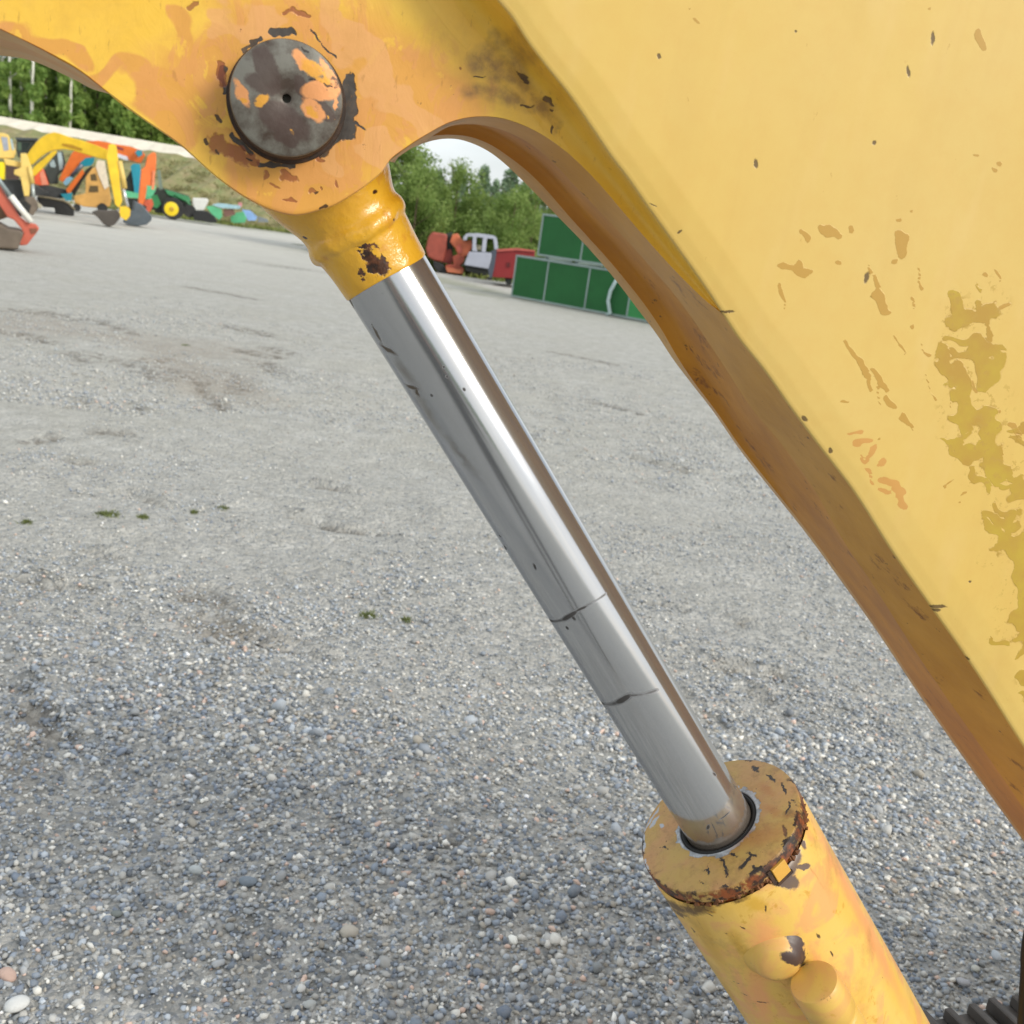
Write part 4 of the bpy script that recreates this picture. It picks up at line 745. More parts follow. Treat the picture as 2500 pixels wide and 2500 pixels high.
# leaf cards: foliage mesh with tone per leaf
def leaf_mesh(name, clusters, n, size, seed, mat, flat=.0):
    """clusters: list of (cx,cy,cz, rx,ry,rz); leaves spread in shells of the clusters"""
    r = np.random.default_rng(seed); C = np.array(clusters, float); vol = (C[:, 3]*C[:, 4]*C[:, 5])**.67; idx = r.choice(len(C), n, p=vol/vol.sum())
    d = r.normal(size=(n, 3)); d /= np.linalg.norm(d, axis=1)[:, None]; rad = r.random(n)**.45
    P = C[idx, :3]+d*C[idx, 3:]*rad[:, None]; a = r.normal(size=(n, 3)); a[:, 2] -= flat; a /= np.linalg.norm(a, axis=1)[:, None]
    b = np.cross(a, r.normal(size=(n, 3))); b /= np.linalg.norm(b, axis=1)[:, None]; s_ = size*r.uniform(.6, 1.35, (n, 1)); 
    V = np.stack([P-a*s_, P-b*s_*.42, P+a*s_, P+b*s_*.42], 1)
    me = bpy.data.meshes.new(name); me.vertices.add(4*n); me.vertices.foreach_set('co', V.reshape(-1).astype(np.float32)); me.loops.add(4*n); me.loops.foreach_set('vertex_index', np.arange(4*n, dtype=np.int32))
    me.polygons.add(n); me.polygons.foreach_set('loop_start', np.arange(0, 4*n, 4, dtype=np.int32)); me.update(calc_edges=True)
    ctone = r.uniform(0, 1, len(C)); t = np.clip(.55*ctone[idx]+.45*r.random(n), 0, 1); at = me.attributes.new('tint', 'FLOAT', 'POINT'); at.data.foreach_set('value', np.repeat(t, 4).astype(np.float32)); me.materials.append(mat); return me
def m_leaf(name, a, b, tr=.3):
    s = NT(name); at = s.n('ShaderNodeAttribute', attribute_name='tint'); c = s.mix(at.outputs['Fac'], hexc(a), hexc(b)); s.finish(c, .6, 0, 0, 0, .3)
    t = s.n('ShaderNodeBsdfTranslucent'); s.l(c, t.inputs[0]); mxx = s.n('ShaderNodeMixShader'); mxx.inputs[0].default_value = tr; s.l(s.b.outputs[0], mxx.inputs[1]); s.l(t.outputs[0], mxx.inputs[2]); s.l(mxx.outputs[0], s.out.inputs[0]); return s.m
M_WIL = m_leaf('willow_leaves', '#5c7a34', '#a0b468', .45); M_BIR = m_leaf('birch_leaves', '#6a8c48', '#a8c068', .5); M_DRK = m_leaf('spruce_needles', '#587844', '#7c9c58', .4); M_GRA = m_leaf('grass_blades', '#6c7a3e', '#9a9a5a'); M_WEE = m_leaf('weed_leaves', '#76784a', '#a39c72'); M_PAL = m_leaf('hazed_leaves', '#6f8a68', '#94aa88')
def m_bark(name, a, b, sc):
    s = NT(name); n1 = s.noise(sc, 4., .6, stretch=((0, 0, 0), (1, 1, .35))); c = s.mix(s.ramp(n1, .56, .64), hexc(a), hexc(b)); s.hadd(n1, 1.); return s.finish(c, .8, 0, .3, .02)
M_BARK = m_bark('birch_bark', '#d9d8cf', '#3a3a36', 5); M_TRUNK = m_bark('brown_bark', '#6a5a48', '#3c3228', 8)

# ------------------------------------------------------------------ grass tufts on the yard
def tuft(px, py, w, label, group='grass tufts growing through the gravel'):
    g = ground(px, py); hw = w/FPX*(g-CAM).length*.5; r = np.random.default_rng(int(px+py)); n = 320 if w > 30 else 160; v = []; f = []
    for i in range(n):
        x0, y0 = r.normal(0, hw*.45), r.normal(0, hw*.5); hh = r.uniform(.006, .020)*(1+hw*3); an = r.uniform(0, 6.28); lx, ly = r.normal(0, .6, 2)*hh; q = .0025+hw*.012
        k = len(v); v += [(x0-q*cos(an), y0-q*sin(an), 0), (x0+q*cos(an), y0+q*sin(an), 0), (x0+lx, y0+ly, hh)]; f.append((k, k+1, k+2))
    o = mesh_obj('grass_tuft', v, f, simple('tuft_green', '#6a7440', .7, 0, .3, 20)); o.location = (g.x, g.y, float(relief(np.array([g.x]), np.array([g.y]))[0])-.002); tag(o, label, 'grass tuft', group)
tuft(262, 1256, 56, 'largest green grass tuft, in the left part of the gravel yard'); tuft(65, 1272, 24, 'small grass tuft at the left, beside the largest one'); tuft(545, 1239, 22, 'small flat grass tuft right of the largest tuft'); tuft(475, 1244, 16, 'tiny grass tuft between two bigger ones')
tuft(900, 1496, 44, 'green grass tuft close to the chrome rod'); tuft(992, 1510, 26, 'smaller grass tuft next to the chrome rod'); tuft(455, 840, 18, 'tiny far grass tuft left of the rod'); tuft(728, 598, 34, 'grass tuft just below the rod eye in the far gravel'); tuft(350, 1258, 26, 'thin grass tuft right beside the largest tuft')

# ------------------------------------------------------------------ bank with a pale gravel crest behind the machines
def bank():
    # crest follows the photographed line at its own distance
    px = np.linspace(-420, 860, 60); base = []; top = []; back = []
    for i, x in enumerate(px):
        yt = 284+.166*x if x < 560 else 284+.166*560+(x-560)*.42
        Yb = 76.; r_ = ray(x, yt); P = CAM+r_*(Yb/r_.y); h = max(P.z, .05); top.append(P)
        base.append(Vector((P.x, 66., 0))); back.append(Vector((P.x, Yb+18, h+.4)))
    v = []; rows = []
    rr3 = np.random.default_rng(4)
    for i in range(60):
        b, t = base[i], top[i]
        th = t.z; lip = Vector((t.x, t.y-1.2, max(th-.62, .03)))
        for k, p in enumerate([Vector((b.x, b.y, -.03)), b.lerp(lip, .33)+Vector((0, rr3.normal(0, .2), rr3.normal(0, .08))), b.lerp(lip, .66)+Vector((0, rr3.normal(0, .2), rr3.normal(0, .1))), lip+Vector((0, 0, rr3.normal(0, .05))), Vector((t.x, t.y, th)), back[i]]): v.append(p)
    fg = []; fp = []
    for i in range(59):
        for k in range(5):
            q = (i*6+k, (i+1)*6+k, (i+1)*6+k+1, i*6+k+1); (fg if k < 3 else fp).append(q)
    s = NT('bank_earth'); c = s.mix(s.ramp(s.noise(.8, 5., .7), .35, .65), hexc('#6f7a48'), hexc('#8a7d5c')); c = s.mix(s.ramp(s.noise(3, 4., .7), .5, .7, 0, .6), c, hexc('#a8a07c')); mg = s.finish(c, .9)
    me = mesh_obj('embankment', v, fg+fp, mg); me.data.materials.append(simple('crest_gravel', '#d6cfbe', .9, 0, .12, 1.5, '#a09880', .3))
    for i, p in enumerate(me.data.polygons): p.material_index = 0 if i < len(fg) else 1
    tag(me, kind='structure'); return base, top
bb, tt = bank()
cl = []
for i in range(59):
    for k in (.08, .25, .42, .6, .75, .88):
        b, t = bb[i], tt[i]; lip = Vector((t.x, t.y-1.2, max(t.z-.95, .05))); p = b.lerp(lip, k+random.uniform(-.06, .06)); cl.append((p.x, p.y-.1, p.z+.05, 1.3, .5, random.uniform(.08, .3)+.25*(random.random() < .12)))
wo_ = bpy.data.objects.new('weeds', leaf_mesh('weeds', cl, 26000, .11, 8, M_WEE, .8)); COL.objects.link(wo_); tag(wo_, 'rough green and brown weeds covering the slope of the bank', 'weeds', kind='stuff')
# grass verge at the far yard edge
cl = [(x_, 58.5+random.uniform(-.6, 5), .05, 1.2, .5, .12) for x_ in np.linspace(-26, 0, 50)]+[(x_, 36+random.uniform(0, 1.5), .06, .8, .5, .14) for x_ in np.linspace(-7.5, 3, 26)]
vo = bpy.data.objects.new('verge_grass', leaf_mesh('verge_grass', cl, 9000, .10, 9, M_GRA, 1.)); COL.objects.link(vo); tag(vo, 'low grass growing along the far edge of the gravel yard', 'grass', kind='stuff')

# ------------------------------------------------------------------ trees
def crown_clusters(h, w, seed, z0=.2, n=34, cone=False):
    r = random.Random(seed); out = []
    for i in range(n):
        t = r.random(); z = z0+(h-z0)*t; ww = w*((1-t)*.9+.08 if cone else (sin(pi*min(.97, .12+t*.85))**.6)); a = r.uniform(0, 2*pi); rad = ww*sqrt(r.random())*.85
        q = w*r.uniform(.18, .36)*(1-.45*t); out.append((rad*cos(a), rad*sin(a), z, q, q, q*r.uniform(.8, 1.5)))
    return out
def limbs(mb, h, w, seed, r0, n=7):
    r = random.Random(seed)
    bend = r.uniform(-.03, .03)*h
    mb.tube([(0, 0, -.05), (bend*.4, 0, h*.35), (bend, .0, h*.7), (bend*1.1, 0, h*.96)], [r0, r0*.8, r0*.5, r0*.12], 8)
    for i in range(n):
        z = h*r.uniform(.25, .85); a = r.uniform(0, 2*pi); l = w*r.uniform(.5, .9); mb.tube([(bend*z/h, 0, z), (l*.5*cos(a), l*.5*sin(a), z+l*.35), (l*cos(a), l*sin(a), z+l*.8)], [r0*.35, r0*.22, r0*.06], 5)
def tree_proto(name, h, w, nleaf, lsize, leafm, barkm, r0, seed, z0, cone=False, n=34):
    root = empty(name, Matrix()); cm = leaf_mesh('crown', crown_clusters(h, w, seed, z0, n, cone), nleaf, lsize, seed, leafm); c = bpy.data.objects.new('crown', cm); COL.objects.link(c); c.parent = root
    mb = MB(); limbs(mb, h, w*.8, seed, r0); t = mb.build('trunk', barkm, root, True); return root
def copy_tree(root, loc, sc, rz, label, cat, group, sz=None):
    if not root.get('placed'): r_ = root; root['placed'] = 1
    else:
        r_ = root.copy(); COL.objects.link(r_)
        for ch in list(root.children): c = ch.copy(); COL.objects.link(c); c.parent = r_
    r_.location = loc; r_.rotation_euler = (0, 0, rz); r_.scale = (sc, sc, sz or sc); tag(r_, label, cat, group); return r_
# wood behind the bank: birches with pale trunks, bushy green trees and dark spruces
birch = [tree_proto('birch_tree', 15, 1.7, 1500, .26, M_BIR, M_BARK, .13, 100+i, 1.2) for i in range(2)]
bushy = [tree_proto('broadleaf_tree', 10, 2.6, 4200, .24, M_BIR, M_TRUNK, .13, 200+i, .2, n=60) for i in range(3)]
spr = [tree_proto('spruce_tree', 15, 2.4, 5200, .27, M_DRK, M_TRUNK, .16, 300+i, .3, True, 80) for i in range(2)]
def at_px(px, Y, z=4.): r_ = ray(px, 330); P = CAM+r_*(Y/r_.y); return Vector((P.x, Y, z))
BL = ['birch with the brightest straight white trunk at the far left of the wood', 'birch with a thin leaning pale trunk right of the brightest one', 'birch whose white trunk forks low, third from the left', 'faint birch trunk at the very left edge of the photo', 'birch with a dim grey trunk in the middle of the wood', 'slender pale birch standing in front of light green leaves', 'short white birch stem close under the boom edge', 'birch trunk half hidden by leaves near the boom']
for i, (px, Y) in enumerate([(26, 86), (50, 88), (76, 85), (6, 89), (146, 91), (170, 87), (206, 90), (312, 88)]):
    copy_tree(birch[i % 2], at_px(px, Y), 1., i*1.3, BL[i], 'birch tree', 'birch trees in the wood behind the bank')
random.seed(21)
for i, px in enumerate(np.linspace(-330, 760, 26)):
    copy_tree(bushy[i % 3], at_px(px, random.uniform(89, 94), 4.2), random.uniform(.7, 1.0), random.uniform(0, 6), 'bushy green tree merging into the wood behind the pale bank crest', 'tree', 'bushy trees in the wood behind the bank')
for i, px in enumerate(np.linspace(-380, 860, 30)):
    copy_tree(spr[i % 2], at_px(px, random.uniform(96, 106), 4.), random.uniform(.85, 1.15), random.uniform(0, 6), 'dark spruce at the back of the wood behind the pale bank crest', 'spruce tree', 'spruces at the back of the wood')
# undergrowth along the crest back
# willows seen through the arch
wil = [tree_proto('willow_bush', 4.6, 2.3, 11000, .085, M_WIL, M_TRUNK, .07, 400+i, .1, n=70) for i in range(3)]
pal = tree_proto('distant_tree', 9, 3.0, 3600, .22, M_PAL, M_TRUNK, .12, 500, .5, True, 50)  # distance haze is put into the leaf colour of these trees
WB = [(915, 41, 1.00, 'tall willow bush directly right of the rod eye'), (985, 40, .92, 'willow bush with a pointed top left of the sky gap'), (1045, 43, .70, 'willow bush rising behind the orange machine'), (1108, 41, .80, 'tallest pointed willow bush in the middle of the arch'), (1150, 43, .58, 'lower willow bush behind the white cab'),
      (1200, 41, .60, 'rounded willow bush above the red container'), (1255, 44, .70, 'willow bush behind the left end of the upper green frame'), (1300, 40, .72, 'light green willow bush next to the upper green frame'), (1370, 42, .92, 'willow bush peeking over the green panels'), (1010, 38, .72, 'low dark willow bush behind the orange machine'), (1250, 37.5, .62, 'low leafy willow bush in front of the taller ones'), (850, 40, .95, 'willow bush hidden mostly behind the rod eye'), (1450, 43, 1., 'willow bush behind the boom at the right')]
for i, (px, Y, sc, lb) in enumerate(WB):
    p = CAM+ray(px, 560)*(Y/ray(px, 560).y); copy_tree(wil[i % 3], (p.x, p.y, 0), sc, i*1.9, lb, 'bush', 'willow bushes behind the yard', sc*1.02)
for i, (px, Y, sc) in enumerate([(1110, 92, .70), (1165, 98, .80), (1195, 90, .64), (1235, 95, .86), (1275, 92, .75), (1060, 98, .7), (1320, 94, .85), (1380, 96, .9), (1000, 95, .8)]):
    p = CAM+ray(px, 560)*(Y/ray(px, 560).y); copy_tree(pal, (p.x, p.y, 0), sc, i, 'pale hazy tree far beyond the willow bushes, against the sky', 'tree', 'far pale trees beyond the willows')
# unseen trees added behind the photographer for the rod's reflection
cl = []
for i in range(70):
    a = radians(152+i*110/70*1.0); R_ = 60; cl.append((R_*sin(a), R_*cos(a), random.uniform(2, 6), 4, 4, random.uniform(3, 5)))
    a = radians(-15-i*0); 
wd_ = bpy.data.objects.new('surrounding_wood', leaf_mesh('surrounding_wood', cl, 16000, .6, 77, M_DRK)); COL.objects.link(wd_); tag(wd_, 'unseen dark wood added behind the viewer for the chrome rod to mirror', 'wood', kind='stuff')

# ================================================================== MACHINES ACROSS THE YARD
class Bg:
    def __init__(s, name, label, cat, px, py, group=None, o=(0, 0), sc=1.):
        g = ground(px, py); h = Vector((g.x, g.y, 0)).normalized(); s.n = h; s.ang = -atan2(h.x, h.y)
        s.M = Matrix.Translation(g) @ Matrix.Rotation(s.ang, 4, 'Z'); s.MI = s.M.inverted(); s.g = g; s.root = empty(name, s.M); tag(s.root, label, cat, group); s.o = o; s.sc = sc; s.sk = None
    def c(s, x, y, dep=0.):
        x, y = P2((x, y), s.o, s.sc); r_ = ray(x, y); d = (s.g-CAM); t = (Vector((d.x, d.y, 0)).dot(s.n)+dep)/r_.dot(s.n); p = s.MI @ (CAM+r_*t); return (p.x, max(p.z, .0))
    def dp(s, x):
        if s.sk is None: return 0.
        x = P2((x, 0), s.o, s.sc)[0]; a, da, b_, db = s.sk; return da+(db-da)*(x-a)/(b_-a)
    def pz(s, name, pts, y0, y1, mat, parent=None, bev=.0):
        mb = MB(); n = len(pts); P_ = [s.c(x, y, y0+s.dp(x)) for x, y in pts]; D_ = [s.dp(x) for x, y in pts]
        a = sum(P_[i][0]*P_[(i+1) % n][1]-P_[(i+1) % n][0]*P_[i][1] for i in range(n))
        if a < 0: P_.reverse(); D_.reverse()
        mb.add([(p[0], y0+d, p[1]) for p, d in zip(P_, D_)]+[(p[0], y1+d, p[1]) for p, d in zip(P_, D_)], [tuple(range(n)), tuple(range(2*n-1, n-1, -1))]+[(i, i+n, (i+1) % n+n, (i+1) % n) for i in range(n)]); o = mb.build(name, mat, parent or s.root)
        if bev: bevel(o, bev, 2)
        return o
    def wheel(s, name, x, y, rpx, y0, w, mat, parent=None, n=24, hole=0):
        cx, cz = s.c(x, y, y0); r_ = abs(s.c(x+rpx, y, y0)[0]-cx); mb = MB(); pr = [(.001, 0), (r_*.55, 0), (r_*.6, w*.06), (r_*.9, w*.0), (r_, w*.12), (r_, w*.88), (r_*.9, w), (.001, w)] if not hole else [(r_*hole, w*.1), (r_*.95, 0), (r_, w*.1), (r_, w*.9), (r_*.95, w), (r_*hole, w*.9)]
        mb.lathe(pr, n); Mx = Matrix.Translation((cx, y0, cz)) @ Matrix.Rotation(radians(-90), 4, 'X'); mb.v = [tuple(Mx @ Vector(p)) for p in mb.v]; return autosmooth(mb.build(name, mat, parent or s.root))
    def rod(s, name, pts, rpx, yy, mat, parent=None):
        q = [s.c(x, y, yy+s.dp(x)) for x, y in pts]; dd = [s.dp(x) for x, y in pts]; r_ = rpx/s.sc/FPX*(s.g-CAM).length; MBb = MB().tube([(a, yy+d, b) for (a, b), d in zip(q, dd)], r_, 8); return MBb.build(name, mat, parent or s.root, True)
    def track(s, pts, y0, w):
        o = s.pz('track', pts, y0, y0+w, M_RUB, None, .04); return o
M_RUB = simple('rubber_black', '#2b2c2c', .75, 0, .3, 3, '#6a655c', .5); M_IRON = simple('dark_iron', '#3d3f40', .6, .2, .3, 3, '#6a5a48', .4); M_BKT = simple('bucket_grey', '#525c64', .55, .2, .2, 3, '#7a7264', .4); M_BKB = simple('bucket_brown', '#6e6255', .7, .1, .3, 3, '#3d342c', .5)
M_YEL = simple('machine_yellow', '#efc62e', .4, 0, .14, 2.5, '#8a6a2a', .4); M_PYE = simple('pale_machine_yellow', '#dfc06a', .45, 0, .15, 2, '#8a6a3a', .4); M_VYE = simple('vivid_yellow', '#e6cf14', .4, 0, .1, 2)
M_ORA = simple('machine_orange', '#e87634', .42, 0, .15, 2.5, '#8a3a1e', .4); M_RED = simple('faded_red', '#c0604a', .5, 0, .2, 2, '#7a4030', .4); M_TEA = simple('teal_paint', '#1d8ba0', .4, 0, .15, 2); M_LBL = simple('light_blue', '#8ab8d2', .4, 0, .12, 2)
M_GRN = simple('tractor_green', '#2e7a48', .4, 0, .2, 2, '#1c3a24', .4); M_MGR = simple('mint_green', '#5fb888', .45, 0, .2, 2); M_TAN = simple('tan_paint', '#c99a52', .55, 0, .2, 2, '#7a5a34', .5); M_DGL = simple('dark_cab_glass', '#26302f', .15, 0, .3, 2); M_LGL = simple('pale_cab_glass', '#a8bcc0', .12, 0, .2, 2)
M_WHT = simple('white_paint', '#d6d6d2', .45, 0, .08, 2, '#908c80', .4); M_CHR = simple('bright_rod', '#d8dade', .25, .7, .1, 2); M_RIM = simple('rim_yellow', '#e6c81e', .4, 0, .1, 3)
ZX = dict(o=(0, 280), sc=7.431); ZY = dict(o=(180, 320), sc=7.431); ZR = dict(o=(0, 420), sc=9.66); ZO = dict(o=(1030, 540), sc=6.44); ZP = dict(o=(1200, 500), sc=4.6); Z2 = dict(o=(280, 250), sc=3.864)
GX = 'machines parked along the far side of the yard'
# --- yellow excavator with the arched boom
b = Bg('excavator', 'bright yellow excavator with arched boom and dark roofed cab', 'excavator', 140, 528, GX, **ZX); b.sk = (70, 0, 290, -1.6)
boom = b.pz('boom', [(500, 920), (480, 740), (560, 620), (640, 520), (740, 420), (860, 350), (980, 315), (1090, 340), (1250, 400), (1500, 470), (1760, 560), (1960, 640), (2060, 690), (2080, 800), (1960, 820), (1800, 790), (1560, 720), (1330, 650), (1160, 625), (980, 640), (850, 690), (700, 800), (600, 900)], .0, .34, M_YEL, None, .02)
b.pz('boom_plate', [(1130, 520), (1300, 540), (1500, 620), (1480, 660), (1290, 610), (1120, 560)], -.012, -.002, simple('gold_band', '#b88a1c', .5), boom)
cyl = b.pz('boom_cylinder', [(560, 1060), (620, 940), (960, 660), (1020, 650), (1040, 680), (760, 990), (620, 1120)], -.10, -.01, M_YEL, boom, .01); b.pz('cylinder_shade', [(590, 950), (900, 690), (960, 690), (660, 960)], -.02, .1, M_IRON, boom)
b.o, b.sc = (180, 320), 7.431
b.sk = (0, -2.2, 100, -2.2)
st = b.pz('stick', [(640, 240), (720, 235), (770, 260), (800, 420), (810, 560), (830, 800), (850, 1050), (880, 1280), (820, 1390), (750, 1330), (720, 1150), (660, 850), (610, 560), (590, 460)], -.06, .26, M_YEL, None, .02)
b.rod('stick_cylinder', [(830, 540), (890, 820), (925, 1040)], 38, -.04, M_PYE, st); b.rod('cylinder_rod', [(905, 1040), (935, 1200), (985, 1370)], 24, -.04, M_CHR, st)
b.pz('linkage', [(840, 1370), (980, 1360), (1030, 1430), (1020, 1540), (950, 1620), (850, 1560), (830, 1480)], -.05, .2, M_YEL, st)
b.sk = (0, -4.0, 100, -4.0)
b.pz('bucket', [(330, 1480), (430, 1440), (600, 1450), (800, 1440), (850, 1520), (830, 1600), (740, 1700), (640, 1740), (540, 1690), (440, 1570)], -.2, .5, simple('bucket_dark', '#4a443e', .6, .1, .3, 3, '#2a2420', .5), None, .03)
b.sk = None
b.o, b.sc = (0, 280), 7.431
cab = b.pz('cab', [(300, 420), (600, 440), (660, 470), (540, 640), (430, 760), (330, 780), (300, 640)], .25, 1.4, simple('cab_frame', '#2e3634', .5), None, .03); b.pz('cab_roof', [(285, 410), (680, 425), (680, 470), (290, 455)], .15, 1.5, simple('roof_slate', '#3c444a', .5), cab)
b.pz('window', [(400, 500), (560, 510), (480, 640), (400, 650)], .235, .247, M_DGL, cab); b.pz('window', [(320, 500), (385, 500), (385, 650), (325, 650)], .235, .247, simple('green_glass', '#4a6050', .2), cab)
b.pz('engine_cover', [(90, 900), (330, 940), (330, 1300), (260, 1480), (110, 1260)], .5, 1.6, simple('brown_body', '#4a3730', .6), None, .03)
b.pz('turntable_frame', [(80, 1260), (640, 1280), (880, 1420), (640, 1480), (260, 1480), (110, 1340)], .3, 1.5, M_IRON)
b.pz('track', [(250, 1480), (560, 1480), (670, 1560), (700, 1700), (620, 1800), (500, 1830), (330, 1790), (240, 1640)], -.1, .35, M_RUB, None, .03)
# --- orange excavator
b = Bg('excavator', 'orange excavator with teal cylinders and a blue-grey bucket on the ground', 'excavator', 168, 527, GX, **ZX); b.sk = (145, 0, 350, -1.2)
boom = b.pz('boom', [(1070, 1170), (1180, 940), (1310, 690), (1560, 480), (1780, 470), (1930, 500), (2130, 540), (2330, 570), (2560, 640), (2640, 730), (2560, 880), (2330, 820), (2130, 770), (1930, 730), (1760, 740), (1560, 800), (1440, 900), (1240, 1140), (1170, 1220), (1100, 1210)], .55, .9, M_ORA, None, .02)
b.pz('white_decal', [(2130, 700), (2310, 760), (2330, 830), (2280, 830), (2120, 760)], .53, .545, simple('decal_white', '#dfe0ea', .4), boom); b.pz('dark_decal', [(2120, 570), (2240, 610), (2240, 650), (2120, 620)], .53, .545, simple('decal_maroon', '#8a4048', .4), boom)
c1 = b.pz('boom_cylinder', [(1150, 1230), (1200, 1150), (1290, 1110), (1330, 1150), (1230, 1260), (1190, 1290)], .40, .52, M_LBL, boom); b.rod('cylinder_rod', [(1300, 1120), (1500, 900)], 34, .46, simple('steel_blue', '#5c6470', .35, .4), boom); b.pz('cylinder_eye', [(1440, 880), (1560, 780), (1720, 780), (1700, 870), (1640, 930), (1530, 940)], .40, .54, M_TEA, boom)
b.pz('lower_arm', [(1200, 1360), (1500, 980), (1530, 1060), (1280, 1410), (1220, 1420)], .38, .5, M_ORA, boom); b.pz('black_hose', [(1290, 1390), (1560, 1000), (1640, 940), (1700, 940), (1500, 1200), (1350, 1480)], .54, .62, simple('hose_dark', '#2a302e', .6), boom)
b.o, b.sc = (180, 320), 7.431
b.sk = (0, -1.5, 100, -1.5)
st = b.pz('stick', [(1340, 450), (1430, 385), (1490, 390), (1500, 500), (1490, 700), (1460, 940), (1400, 1000), (1330, 980), (1310, 1130), (1290, 1300), (1250, 1350), (1170, 1320), (1200, 1000), (1230, 700), (1300, 640)], .4, .72, M_ORA, None, .02)
b.pz('stick_cylinder', [(1430, 720), (1480, 720), (1460, 1060), (1410, 1060)], .33, .39, simple('salmon', '#e88a60', .4), st)
b.pz('hub', [(1120, 390), (1160, 340), (1240, 350), (1250, 430), (1180, 470)], .3, .8, M_TEA, boom)
b.pz('linkage', [(1290, 1260), (1420, 1230), (1450, 1330), (1390, 1460), (1310, 1470), (1330, 1370), (1270, 1340)], .35, .7, simple('link_red', '#c4583a', .5), st)
b.sk = (0, -2.8, 100, -2.8)
b.pz('bucket', [(980, 1500), (1080, 1440), (1100, 1260), (1240, 1330), (1330, 1440), (1420, 1540), (1410, 1620), (1320, 1700), (1150, 1725), (980, 1700), (900, 1660)], .0, .75, M_BKT, None, .04); b.sk = None
b.o, b.sc = (0, 280), 7.431
cab = b.pz('cab', [(800, 1000), (920, 830), (1020, 680), (1140, 660), (1190, 860), (1160, 1010), (1050, 1100), (1060, 1250), (900, 1260)], .9, 2.0, simple('cab_dark', '#39423f', .5), None, .03)
b.pz('window', [(1040, 690), (1110, 680), (1150, 870), (1140, 990), (1080, 1010)], .885, .897, M_LGL, cab); b.pz('window', [(900, 880), (970, 810), (1015, 920), (1000, 960), (920, 950)], .885, .897, M_LGL, cab)
bd = b.pz('body', [(620, 960), (720, 930), (800, 1010), (890, 1280), (750, 1290), (620, 1260)], .75, 2.1, simple('orange_body', '#e8603a', .42), None, .03); b.pz('side_panel', [(720, 1050), (790, 1010), (870, 1270), (760, 1280)], .73, .745, simple('salmon_panel', '#ec9478', .4), bd)
b.pz('under_frame', [(620, 1290), (900, 1290), (1200, 1360), (1290, 1480), (1100, 1520), (700, 1480)], .6, 1.9, M_IRON)
tr = b.pz('track', [(660, 1500), (760, 1480), (1160, 1540), (1260, 1600), (1340, 1700), (1350, 1830), (1290, 1870), (1000, 1840), (990, 1690), (800, 1680), (700, 1620)], .1, .5, M_RUB, None, .04); b.rod('track_edge', [(680, 1480), (900, 1510), (1150, 1560), (1260, 1620), (1360, 1730)], 16, .08, simple('dusty_edge', '#8a8068', .8), tr)
b.pz('teal_step', [(1100, 1440), (1310, 1420), (1300, 1560), (1200, 1560)], .2, .8, M_TEA)
# --- tan old machine
b = Bg('old_tractor', 'old tan machine with square window openings between the excavators', 'tractor', 215, 524, GX, **ZY)
fr = b.pz('body', [(10, 1180), (210, 1130), (220, 840), (300, 690), (420, 640), (470, 840), (640, 1000), (680, 1240), (660, 1370), (420, 1390), (180, 1370), (10, 1300)], .9, 2.2, M_TAN, None, .03)
b.pz('window', [(300, 790), (400, 770), (430, 900), (310, 900)], .885, .897, simple('dark_opening', '#5a4a2c', .8), fr); b.pz('window', [(290, 990), (440, 990), (450, 1110), (270, 1110)], .885, .897, simple('dark_opening', '#5a4a2c', .8), fr)
b.pz('pale_panel', [(430, 530), (560, 540), (640, 1000), (560, 1060), (450, 800), (400, 640)], .86, .88, simple('dusty_white', '#d8cbb4', .6), fr)
b.wheel('wheel', 520, 1400, 95, .7, .3, M_RUB); b.wheel('wheel', 60, 1390, 70, .7, .3, M_RUB)
# --- teal and mint cab machine
b = Bg('loader', 'mint green machine with a teal door pillar behind the orange stick', 'loader', 330, 523, GX, **ZY)
fr = b.pz('cab_frame', [(1030, 640), (1080, 590), (1200, 600), (1215, 700), (1200, 1000), (1180, 1180), (1110, 1180), (1070, 850)], 1.4, 1.6, M_TEA); b.pz('dark_interior', [(940, 880), (1060, 680), (1110, 1110), (940, 1110)], 1.62, 2.4, M_DGL, fr)
b.pz('sill', [(930, 1080), (1200, 1130), (1500, 1160), (1490, 1240), (1180, 1220), (950, 1200)], 1.38, 2.5, M_MGR); b.pz('side_panel', [(1330, 980), (1490, 990), (1480, 1200), (1320, 1190)], 1.35, 2.3, M_MGR)
b.pz('undercarriage', [(950, 1220), (1500, 1240), (1540, 1420), (1000, 1470)], 1.5, 2.4, simple('undercarriage_black', '#222624', .7))
# --- green tractor
b = Bg('tractor', 'green compact tractor with yellow rim and black front loader bucket', 'tractor', 420, 537, GX, **Z2)
fr = b.pz('body', [(350, 900), (400, 800), (500, 820), (700, 880), (730, 950), (700, 1040), (560, 1060), (380, 1040)], .5, 1.3, simple('tractor_black', '#20281f', .5), None, .03)
b.pz('hood', [(470, 820), (560, 845), (700, 890), (720, 935), (640, 925), (500, 870)], .42, 1.25, simple('hood_green', '#3e8a5a', .4), fr, .02); b.pz('rear_fender', [(345, 880), (400, 870), (440, 960), (400, 1000), (350, 980)], .3, .9, M_GRN, fr)
rb = b.pz('roll_bar', [(400, 640), (430, 640), (455, 820), (420, 830)], .5, .58, simple('bar_grey', '#6f7d70', .5), fr)
w_ = b.wheel('rear_wheel', 552, 1002, 106, .0, .36, M_RUB, None, 32, .5); b.wheel('rim', 535, 1005, 68, -.02, .1, M_RIM, w_, 24); b.wheel('hub', 538, 1006, 22, -.05, .04, simple('hub_gold', '#b8922a', .5), w_, 16)
b.wheel('front_wheel', 706, 1025, 62, .1, .25, M_RUB, None, 24)
